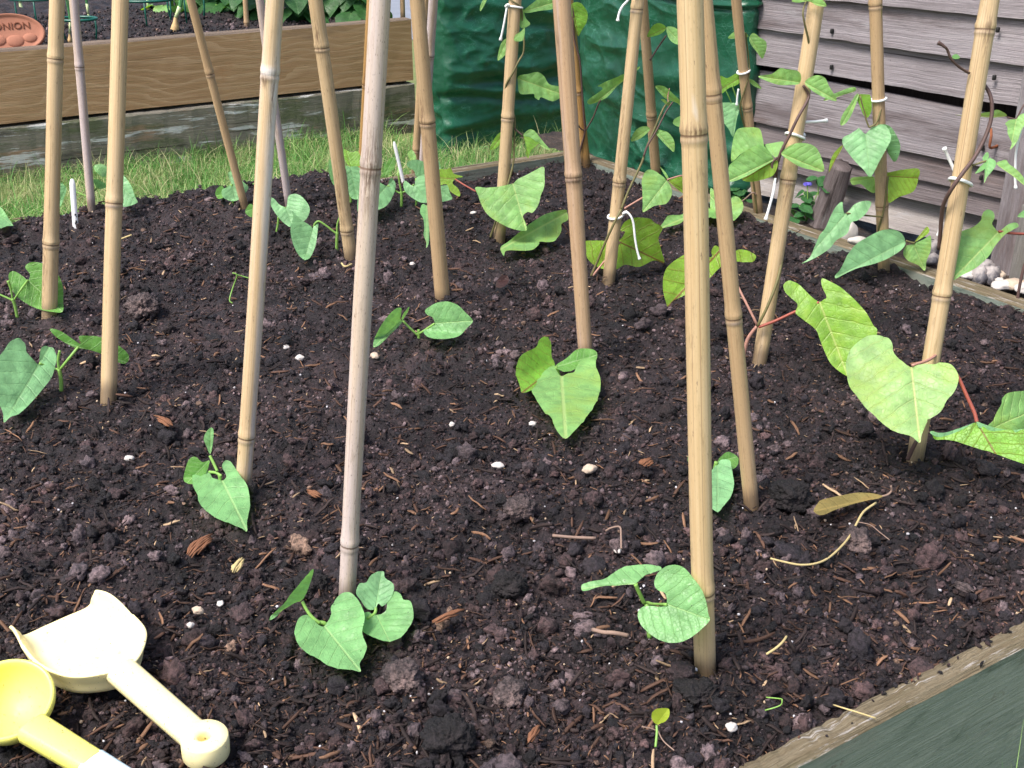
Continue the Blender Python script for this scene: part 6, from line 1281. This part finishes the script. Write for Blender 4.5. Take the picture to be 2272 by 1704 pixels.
def shreds(n1, n2):
    x, y = bed_points(n1, n2); n = len(x); k = 5
    L = .0025 * (1 - RNG.random(n) * (1 - (.0025 / .03) ** 1.5)) ** (-1 / 1.5); w = np.clip(L * RNG.uniform(.06, .26, n), .0005, .0028); th = w * RNG.uniform(.25, .6, n)
    az = RNG.uniform(0, 2 * np.pi, n); el = RNG.normal(0, .28, n); bend = RNG.normal(0, .10, n)
    d = np.stack([np.cos(az) * np.cos(el), np.sin(az) * np.cos(el), np.sin(el)], 1); sd = np.stack([-np.sin(az), np.cos(az), np.zeros(n)], 1); up = np.cross(d, sd)
    ro = RNG.normal(0, .7, n)[:, None]; sd, up = sd * np.cos(ro) + up * np.sin(ro), up * np.cos(ro) - sd * np.sin(ro)
    z = surf(x, y) + .0022 + np.abs(np.sin(el)) * L * .35; P0 = np.stack([x, y, z], 1); V = []
    for i in range(k):
        t = i / (k - 1) - .5; c = P0 + d * (L * t)[:, None] + sd * (bend * L * (t * t * 2 - .2))[:, None] + up * (RNG.normal(0, .022, n) * L)[:, None]; tw = (1 - .45 * abs(t * 2) ** 5)
        for (a, b) in ((-1, -1), (1, -1), (1, 1), (-1, 1)): V.append(c + sd * (a * w / 2 * tw)[:, None] + up * (b * th / 2 * tw)[:, None])
    V = np.stack(V, 1); f = []
    for i in range(k - 1):
        for q in range(4): f.append((i * 4 + q, i * 4 + (q + 1) % 4, (i + 1) * 4 + (q + 1) % 4, (i + 1) * 4 + q))
    f += [(3, 2, 1, 0), tuple((k - 1) * 4 + q for q in range(4))]; f = np.array(f)
    r = RNG.random(n)[:, None]; c = np.where(r < .60, np.array([.024, .0155, .0145]), np.where(r < .85, np.array([.072, .038, .026]), np.where(r < .965, np.array([.17, .092, .055]), np.array([.36, .25, .155])))) * RNG.uniform(.55, 1.45, n)[:, None]
    F = (f[None] + (np.arange(n) * 4 * k)[:, None, None]).reshape(-1, 4)
    tag(build('bark_shreds', V.reshape(-1, 3), F, M_SHRED, cols=np.repeat(c, 4 * k, 0)), kind='stuff'); print('shreds', n)
def perlite(n1, n2):
    x, y = bed_points(n1, n2); n = len(x); VT, FT = ico(1); s = RNG.uniform(.0006, .0015, n); P = VT[None] * (1 + .25 * RNG.normal(size=(n, len(VT))))[:, :, None] * s[:, None, None]
    P += np.stack([x, y, surf(x, y) + .004], 1)[:, None, :]; c = np.where(RNG.random(n)[:, None] < .6, np.array([.60, .58, .61]), np.array([.5, .38, .27])) * RNG.uniform(.7, 1.1, n)[:, None]
    F = (FT[None] + (np.arange(n) * len(VT))[:, None, None]).reshape(-1, 3); tag(build('perlite_grains', P.reshape(-1, 3), F, M_SHRED, cols=np.repeat(c, len(VT), 0)), kind='stuff')
crumbs(60000, 30000, .0011, .003, 1.6, 1, 'compost_grains'); crumbs(42000, 70000, .0024, .0075, 2.0, 1, 'compost_crumbs'); crumbs(3000, 2200, .0075, .022, 2.8, 3, 'compost_lumps'); shreds(34000, 22000); perlite(260, 170)
def grass():
    n = 62000; a = RNG.uniform(A_R - 2.4, A_R + .5, n); b = RNG.uniform(B_B + .035, B_S + .012, n)
    bg = LAWN_Z; p0 = on_z(972, 352, LAWN_Z); ab_, bb_ = p0.dot(E1), p0.dot(E2)
    ok = ~((a > ab_ - .01) & (b > bb_ - .005)) & ((a < A_R + .02) | (b > B_B + .27)); a, b = a[ok], b[ok]
    near = np.concatenate([np.zeros(len(a)), np.ones(700)])
    pf = on_z(2250, 1700, LAWN_Z); a = np.concatenate([a, RNG.uniform(pf.dot(E1) - .35, pf.dot(E1) + .5, 700)]); b = np.concatenate([b, B_FO - .012 - np.abs(RNG.normal(0, .05, 700))])
    n = len(a); x = a * E1.x + b * E2.x; y = a * E1.y + b * E2.y
    edge = np.exp(-((B_S - b) / .07) ** 2) * (1 - near) + .5 * np.exp(-((b - B_B - .03) / .05) ** 2) * (1 - near); tall = RNG.random(n)
    corner = np.exp(-((a - (A_SE + .06)) / .12) ** 2) * np.exp(-((b - B_S + .05) / .2) ** 2)
    h = (.026 + .04 * RNG.random(n) + edge * .03 * RNG.random(n) + .05 * (tall > .96) + corner * .16 * RNG.random(n)) * np.where(near > 0, 1.5, 1)
    az = RNG.uniform(0, 2 * np.pi, n); ln = np.abs(RNG.normal(0, 1.05, n)) + .15; w = RNG.uniform(.0011, .0024, n); k = 5
    dr = np.stack([np.cos(az), np.sin(az), np.zeros(n)], 1); sd = np.stack([-np.sin(az), np.cos(az), np.zeros(n)], 1); base = np.stack([x, y, np.full(n, LAWN_Z)], 1); V = []
    for i in range(k):
        t = i / (k - 1); c = base + dr * (h * ln * t ** 1.8)[:, None] + np.array([0, 0, 1.0]) * (h * (t - .32 * np.clip(ln, 0, 1.4) * t * t))[:, None]; ww = w * (1 - t ** 2 * .92)
        V += [c - sd * (ww / 2)[:, None], c + sd * (ww / 2)[:, None]]
    V = np.stack(V, 1); f = np.array([(2 * i, 2 * i + 1, 2 * i + 3, 2 * i + 2) for i in range(k - 1)]); F = (f[None] + (np.arange(n) * 2 * k)[:, None, None]).reshape(-1, 4)
    r = RNG.random(n)[:, None]; pat = fbm(x * 7, y * 7, 15, 3)[:, None]; c = np.where(r < .60 , np.array([.12, .31, .07]), np.where(r < .80, np.array([.27, .44, .13]), np.array([.56, .54, .30]))) * RNG.uniform(.65, 1.35, n)[:, None]
    c = c * (.62 + .7 * pat); strw = np.clip((fbm(x * 11, y * 11, 33, 2)[:, None] - .55) * 4, 0, .6) * (1 - near[:, None]); c = c * (1 - strw) + np.array([.50, .50, .26]) * strw
    tag(build('lawn_grass', V.reshape(-1, 3), F, M_GRASS, cols=np.repeat(c, 2 * k, 0)), kind='stuff')
def bed2_crumbs():
    n = 9000; a = RNG.uniform(A_SE - 1.9, A_SE - .06, n); b = B_S + .045 + .55 * RNG.random(n) ** 1.5; VT, FT = ico(1); s = .0018 * (1 - RNG.random(n) * .97) ** (-1 / 2.4); P = VT[None] * (1 + .28 * RNG.normal(size=(n, len(VT))))[:, :, None] * s[:, None, None]
    x = a * E1.x + b * E2.x; y = a * E1.y + b * E2.y; z = Z_ST - .022 + .03 * (fbm(x * 30, y * 30, 6, 3) - .5) + .03 * np.minimum(1, (b - B_S - .041) / .42) + s * .4; P += np.stack([x, y, z], 1)[:, None, :]
    r = RNG.random(n)[:, None]; c = np.where(r < .6, DARK, np.where(r < .88, BRN, np.where(r < .97, GRY, TAN))) * RNG.uniform(.6, 1.5, n)[:, None]
    F = (FT[None] + (np.arange(n) * len(VT))[:, None, None]).reshape(-1, 3); tag(build('raised_bed_crumbs', P.reshape(-1, 3), F, M_CRUMB, cols=np.repeat(c, len(VT), 0)), kind='stuff')
bed2_crumbs()
grass()
def board_bits():
    n = 130; a = RNG.uniform(.1, 1.25, n); b = B_F - np.abs(RNG.normal(0, .008, n)) - .001; b = np.maximum(b, B_FO + .002); VT, FT = ico(1); s = RNG.uniform(.0007, .0022, n)
    P = VT[None] * (1 + .3 * RNG.normal(size=(n, len(VT))))[:, :, None] * s[:, None, None] * np.stack([RNG.uniform(.7, 2.2, n), np.ones(n), np.ones(n) * .7], 1)[:, None, :]
    P = np.einsum('nij,nkj->nki', rotmats(n), P); P += np.stack([a * E1.x + b * E2.x, a * E1.y + b * E2.y, .0006 + s * .3], 1)[:, None, :]; r = RNG.random(n)[:, None]
    c = np.where(r < .6, DARK, np.where(r < .85, BRN, np.array([.16, .08, .05]))); F = (FT[None] + (np.arange(n) * len(VT))[:, None, None]).reshape(-1, 3)
    tag(build('soil_specks', P.reshape(-1, 3), F, M_CRUMB, cols=np.repeat(c, len(VT), 0)), kind='stuff')
board_bits()
